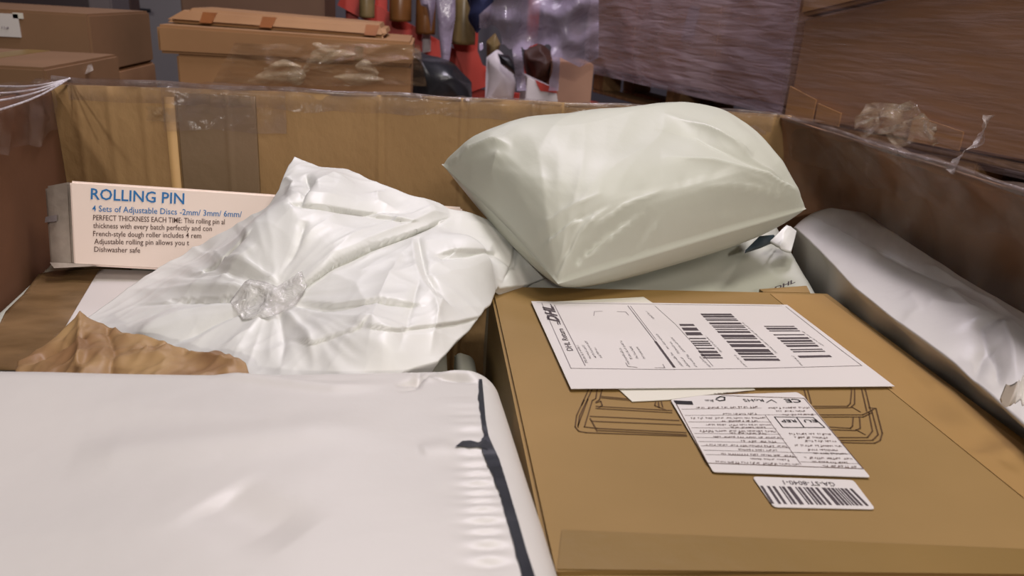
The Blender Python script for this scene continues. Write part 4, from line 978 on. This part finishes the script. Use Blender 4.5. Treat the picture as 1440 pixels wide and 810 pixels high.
def bag(name, pts_px, Y, thick, mat, lab, cat, seed, amp=.03):
    """a lumpy hanging or lying bag: outline in pixels, inflated front and back"""
    pts = [at(u, v, y=Y) for u, v in pts_px]; c = np.mean(pts, 0); n_ = 48; ring = arc(pts+[pts[0]], n_+1)[:-1]; V = []; R_ = 9
    for sgn in (-1, 1):
        for j in range(R_):
            k = j/(R_-1); f_ = math.sqrt(max(0, 1-k*k))
            for p in ring:
                q = c+(p-c)*k; q = q+np.array([0, sgn*thick*f_, 0]); nv = noise.noise_vector(Vector(q)*9+Vector((seed, 0, 0))); q = q+np.array(nv)*amp*(1 if j < R_-1 else .25); V.append(q)
    F = []
    for s_ in range(2):
        for j in range(R_-1):
            for i in range(n_):
                a_, b_ = s_*R_*n_+j*n_+i, s_*R_*n_+j*n_+(i+1) % n_; q = [a_, b_, b_+n_, a_+n_]; F.append(q if s_ == 0 else q[::-1])
    e0, e1 = (R_-1)*n_, R_*n_+(R_-1)*n_
    for i in range(n_): F.append([e0+i, e1+i, e1+(i+1) % n_, e0+(i+1) % n_])
    o = mesh_obj(cat.replace(' ', '_') if cat != 'bag' else name, np.array(V), F, mat, smooth=True); return tag(o, lab, cat)
bag('plastic_bag', [(578, 68), (612, 80), (640, 92), (662, 112), (664, 150), (570, 150)], 3.3, .12, BLK, 'black plastic bag low in front of the red rack', 'bag', 3)
bag('plastic_bag', [(664, -30), (692, -20), (690, 25), (672, 48), (660, 30)], 3.6, .06, NAVY, 'dark navy cloth bundle hanging from the red rack', 'bundle', 5)
bag('plastic_bag', [(684, 82), (700, 70), (722, 88), (722, 150), (682, 150)], 3.4, .05, WHT, 'white plastic bag standing below the milky film', 'bag', 6)
bag('plastic_bag', [(594, 36), (606, 36), (606, 72), (594, 74)], 3.86, .02, WHT, 'short white tag hanging below the amber bottles', 'tag', 7, .008)
bag('plastic_bag', [(608, -30), (640, -30), (640, 25), (632, 82), (624, 130), (620, 80), (616, 30)], 3.5, .02, FILM_M, 'long milky plastic strip hanging down over the red beam', 'film strip', 8, .012)
bag('plastic_bag', [(588, -30), (612, -30), (612, 10), (606, 45), (600, 10), (592, 8)], 3.6, .02, FILM_M, 'short milky plastic strip left of the long one', 'film strip', 9, .012)
bag('plastic_bag', [(684, 58), (696, 46), (704, 62), (698, 78), (684, 80)], 3.5, .05, OLIVE, 'small olive bundle in the left hole of the milky film', 'bundle', 10, .01)
bag('plastic_bag', [(738, 72), (760, 60), (780, 78), (778, 118), (742, 118)], 3.5, .12, DKB, 'dark brown sack in the arched hole of the milky film', 'sack', 11)
bag('plastic_bag', [(700, 75), (715, 78), (738, 105), (728, 108), (704, 90)], 3.2, .04, BLK, 'small black bag between the white bag and the brown sack', 'bag', 12, .01)
t = empty('cardboard_box', (.95, 3.0, .8), 'red and white printed carton leaning below the brown sack', 'box')
P_ = [at(u, v, y=3.0) for u, v in ((738, 150), (786, 150), (782, 127), (742, 108))]
box8([P_[0], P_[1], P_[1]+[0, .2, 0], P_[0]+[0, .2, 0], P_[3], P_[2], P_[2]+[0, .2, 0], P_[3]+[0, .2, 0]], 'body', WHT, t, bevel=.003)
P_ = [at(u, v, y=2.995) for u, v in ((760, 128), (784, 131), (780, 124), (752, 112))]
mesh_obj('red_panel', P_, [[0, 1, 2, 3]], RED, t)
o = pxbox('cardboard_box', 782, 88, 832, 170, 3.2, .3, BGC[1], z0=.3)[0]; tag(o, 'small brown box between the milky film and the long wrapped stack', 'box')

# milky film hanging over the rack, with holes
def mfilm():
    nu, nv = 300, 200; us_ = np.linspace(674, 842, nu); vs_ = np.linspace(-25, 130, nv); V = np.zeros((nu, nv, 3)); keep = np.zeros((nu, nv), bool)
    for i, u in enumerate(us_):
        for j, v in enumerate(vs_):
            nn_ = noise.noise((u*.03, v*.03, 2)); V[i, j] = at(u, v, y=2.95+.05*math.sin(u*.06+v*.02)+.07*nn_)
            hole = ((u-692)/13)**2+((v-58)/22)**2 < 1 or ((u-757)/20)**2+((v-92)/30)**2 < 1
            leg = abs(u-(728+(v-80)*.12)) < 7 or abs(u-(781-(v-80)*.05)) < 7
            top_ok = v > 20-(u-674)*.9
            right_ok = v < 95-(abs(u-815)*.5)
            keep[i, j] = top_ok and not hole and ((v < 66+5*math.sin(u*.3)+nn_*12 and u < 800) or (u >= 783 and right_ok) or (leg and v < 128) or (u < 790 and v < 60+10*nn_)) and not (u < 683 and v > 40 and v < 60)
    F = []; idx = np.arange(nu*nv).reshape(nu, nv)
    for i in range(nu-1):
        for j in range(nv-1):
            if keep[i:i+2, j:j+2].all(): F.append([int(idx[i, j]), int(idx[i+1, j]), int(idx[i+1, j+1]), int(idx[i, j+1])])
    return mesh_obj('milky_film', V.reshape(-1, 3), F, FILM_M, smooth=True)
tag(mfilm(), 'torn milky purple plastic film hanging over the red rack', 'film')

# right: two long film-wrapped pallet stacks
def wrapped(name, p_a, p_b, zb, zt, dep, mat, lab, splits, seed, film, zt2=None):
    zt2 = zt if zt2 is None else zt2
    """stack whose visible face runs from p_a to p_b (xy); the cartons in it are separate parts"""
    a, b = np.array(p_a), np.array(p_b); d = (b-a)/np.linalg.norm(b-a); n_ = np.array([-d[1], d[0]]); L = np.linalg.norm(b-a)
    t = empty(name, (a[0], a[1], zb), lab, 'pallet load')
    for k in range(len(splits)-1):
        u0, u1 = splits[k]*L+.001, splits[k+1]*L-.001
        c = [a+d*u0, a+d*u1, a+d*u1+n_*dep, a+d*u0+n_*dep]
        zz_ = [zt+(zt2-zt)*k_/L for k_ in (u0, u1, u1, u0)]
        box8([(q[0], q[1], zb) for q in c]+[(q[0], q[1], z_) for q, z_ in zip(c, zz_)], 'carton', mat, t, bevel=.005)
    nn_, mm_ = 160, 60; g = np.zeros((nn_, mm_, 3))
    for i, s_ in enumerate(np.linspace(-.02, L+.02, nn_)):
        for j, h in enumerate(np.linspace(zb-.03, zt+(zt2-zt)*max(0, min(1, s_/L))-.006, mm_)):
            q = a+d*s_-n_*.012; g[i, j] = (q[0], q[1], h)
    film_sheet('film_wrap', g, film, t, .006, 5, seed)
    nn_ = 60; g = np.zeros((nn_, mm_, 3))
    for i, s_ in enumerate(np.linspace(-.012, dep, nn_)):
        for j, h in enumerate(np.linspace(zb-.03, zt-.006, mm_)):
            q = a-d*.012+n_*s_; g[i, j] = (q[0], q[1], h)
    film_sheet('film_wrap', g, film, t, .006, 5, seed+1)
    return t
# nearer stack, corner at (1125, 95)
A1 = at(1107, 162, z=.92)[:2]; zb1 = .92
B1 = at(1440, 228, z=.92)[:2]; dd = (B1-A1)/np.linalg.norm(B1-A1); B1 = B1+dd*.25
def zface(u, v):
    D = RIGHT*(u-720)/FPX+UP*(405-v)/FPX+FWD; nn = np.array([-dd[1], dd[0]]); t = ((A1-CAM[:2])@nn)/(D[:2]@nn); return CAM+D*t
q0, q1 = zface(1142, 27), zface(1262, 0); L = float(np.linalg.norm(B1-A1)); sl_ = (q1[2]-q0[2])/np.linalg.norm((q1-q0)[:2]); zt_b = q0[2]+sl_*L
wrapped('wrapped_stack', A1, B1, zb1, q0[2], .55, BGC[5], 'big brown carton load wrapped in stretch film above the right wall', [0, 1.0], 41, FILM_B, zt_b)
n_ = np.array([-dd[1], dd[0]]); L = float(np.linalg.norm(B1-A1))
up2 = empty('cardboard_box', (A1[0], A1[1], q0[2]), 'light brown film-wrapped box on top of the right load, at the upper frame edge', 'box')
c = [A1-n_*.02, A1+dd*L-n_*.02, A1+dd*L+n_*.5, A1+n_*.5]; zz_ = [q0[2]+.004, zt_b+.004, zt_b+.004, q0[2]+.004]
box8([(q[0], q[1], z_) for q, z_ in zip(c, zz_)]+[(q[0], q[1], 1.9) for q in c], 'body', BGC[2], up2, bevel=.008)
g = np.array([[[*(A1+dd*(s_*L)-n_*(.030+.004*h)), q0[2]+(zt_b-q0[2])*s_-.012+h*.12] for h in np.linspace(0, 1, 20)] for s_ in np.linspace(0, 1, 80)])
film_sheet('film_fold', g, FILM_B, up2, .008, 14, 77)
# kraft lip showing under its film, and upper edge box
t = empty('cardboard_strip', (A1[0], A1[1], .92), 'light brown cardboard edge strip at the foot of the right wrapped load', 'cardboard')
n_ = np.array([-dd[1], dd[0]])
for k, (s0, s1, h) in enumerate(((.0, .105, .075), (.115, .20, .045), (.42, .56, .055))):
    L = np.linalg.norm(B1-A1); q0, q1 = A1+dd*(s0*L)-n_*.0085, A1+dd*(s1*L)-n_*.0085
    e = n_*.004
    box8([(q0[0], q0[1], .918), (q1[0], q1[1], .918), (*(q1+e), .918), (*(q0+e), .918), (q0[0], q0[1], .918+h), (q1[0], q1[1], .918+h*.7), (*(q1+e), .918+h*.7), (*(q0+e), .918+h)], 'piece', BGC[4], t)
# farther stack left of it
zb2 = .88; A2 = tuple(at(826, 92, z=zb2)[:2])
B2 = at(1100, 150, z=zb2)[:2]
wrapped('wrapped_stack', A2, B2, zb2, 1.62, .3, BGC[5], 'long brown carton load in purple-tinted film left of the nearer load', [0, .3, .72, 1.0], 51, FILM_P)
sh_ = empty('paper_label', (1, 2.5, 1.1), 'pale paper label faintly seen under film on the farther wrapped load', 'label')
dq = (np.array(B2)-np.array(A2)); dq /= np.linalg.norm(dq); nq = np.array([-dq[1], dq[0]])
def onface(u, v, off):   # intersection of the pixel ray with the face of the farther stack
    D = RIGHT*(u-720)/FPX+UP*(405-v)/FPX+FWD; a = np.array(A2)-nq*off; nn3 = np.array([nq[0], nq[1]]); t = ((a-CAM[:2])@nn3)/(D[:2]@nn3); return CAM+D*t
sheetp = [onface(u, v, .004) for u, v in ((958, 52), (975, 50), (985, 10), (970, 8))]
mesh_obj('sheet', sheetp, [[0, 1, 2, 3]], noisemat('veiled_paper', srgb(170, 150, 150), srgb(180, 160, 160), 3, .5), sh_)
# pallets under the two wrapped loads, seen in the dark gaps
def pallet(A, dv, nv, L, dep, zt, lab):
    p = empty('wooden_pallet', (A[0], A[1], zt-.125), lab, 'pallet')
    def o(s0, s1, o0, o1, z0, z1, name):
        q = [A+dv*s0+nv*o0, A+dv*s1+nv*o0, A+dv*s1+nv*o1, A+dv*s0+nv*o1]
        return box8([(a[0], a[1], z0) for a in q]+[(a[0], a[1], z1) for a in q], name, PALW, p, bevel=.003)
    k = 0
    while k*.12+.09 <= dep+.01: o(.02, L, k*.12, .09+k*.12, zt-.018, zt-.002, 'slat'); k += 1
    for s_ in (.02, L*.48, L-.12):
        for o_ in (0, dep-.1): o(s_, s_+.11, o_, o_+.1, zt-.107, zt-.019, 'block')
    for o_ in (0, dep-.1): o(.02, L, o_, o_+.1, zt-.124, zt-.108, 'bottom_board')
    return p
L = float(np.linalg.norm(B1-A1))
pallet(A1, dd, n_, L, .55, .918, 'dark wooden pallet carrying the right wrapped load')
L2 = float(np.linalg.norm(np.array(B2)-np.array(A2)))
pallet(np.array(A2)+nq*.03, dq, nq, L2, .27, zb2-.002, 'dark wooden pallet under the purple-tinted wrapped load')
def orient(s0, s1, o0, o1, z0, z1, name, mat, par, A=A1, dv=dd, nv=n_):
    q = [A+dv*s0+nv*o0, A+dv*s1+nv*o0, A+dv*s1+nv*o1, A+dv*s0+nv*o1]
    return box8([(a[0], a[1], z0) for a in q]+[(a[0], a[1], z1) for a in q], name, mat, par, bevel=.003)
tag(orient(.40, L2, .04, .29, .001, zb2-.13, 'cardboard_box', BGC[0], None, np.array(A2), dq, nq), 'long brown box standing beneath the farther wrapped load', 'box')
osb = noisemat('chipboard', srgb(84, 62, 34), srgb(138, 104, 58), 26, .8, .2, .4, 60, lo=.4, hi=.6)
lw = orient(-.02, L+.1, .02, .62, .001, .788, 'chipboard_crate', osb, None); tag(lw, 'brown chipboard crate below the dark gap beyond the right wall', 'crate')

# crushed shiny film on the right rim and a twisted strand
fz = coons([at(1200, 186, z=1.0), at(1262, 205, z=1.0), at(1318, 200, z=1.005)], [at(1218, 152, z=1.03), at(1280, 150, z=1.04), at(1322, 178, z=1.03)], [at(1200, 186, z=1.0), at(1218, 152, z=1.03)], [at(1318, 200, z=1.005), at(1322, 178, z=1.03)], 90, 50)
tag(film_sheet('film_bunch', fz, filmmat('crushed_film', srgb(150, 134, 112), .34, rough=.05, bump=1.0, bscale=40, spread=.28, dist=.03), None, .026, 34, 14), 'crushed bunch of shiny film caught on the right rim', 'film')
fz = np.array([[at(u_+q*(2+w_*.5)*math.cos(k*.17+.2), v_+q*(2+w_*.5)*math.sin(k*.17+.5), z=z_) for q in np.linspace(-1, 1, 9)] for k, (u_, v_, z_, w_) in enumerate([lerp(a_, b_, t_) for a_, b_ in zip([(1336, 243, 1.012, 8), (1343, 229, 1.02, 7), (1358, 213, 1.03, 4), (1376, 200, 1.04, 5), (1384, 184, 1.05, 9)], [(1343, 229, 1.02, 7), (1358, 213, 1.03, 4), (1376, 200, 1.04, 5), (1384, 184, 1.05, 9), (1392, 158, 1.065, 16)]) for t_ in np.linspace(0, .86, 7)])])
tag(film_sheet('film_strand', fz, filmmat('twisted_film', srgb(190, 180, 175), .45, rough=.12, bscale=60, spread=.35), None, .0022, 70, 9), 'twisted strand of film rising from the right rim', 'film strand')
fz = coons([at(1040, 190, z=.985), at(1180, 190, z=.98)], [at(1050, 160, z=1.012), at(1215, 172, z=1.01)], [at(1040, 190, z=.985), at(1050, 160, z=1.012)], [at(1180, 190, z=.98), at(1215, 172, z=1.01)], 60, 30)
film_sheet('corner_film', fz, filmmat('corner_film_mat', srgb(190, 170, 160), .22, rough=.08, bump=.9, bscale=40, spread=.14), cont, .006, 30, 15)

# lower carton edge with clear tape in front of the labelled carton
tag(box(.105, .50, .24, .366, .53, .806, 'carton', CARD_DK, bevel=.003), 'edge of a brown carton with clear tape just in front of the labelled carton', 'box')
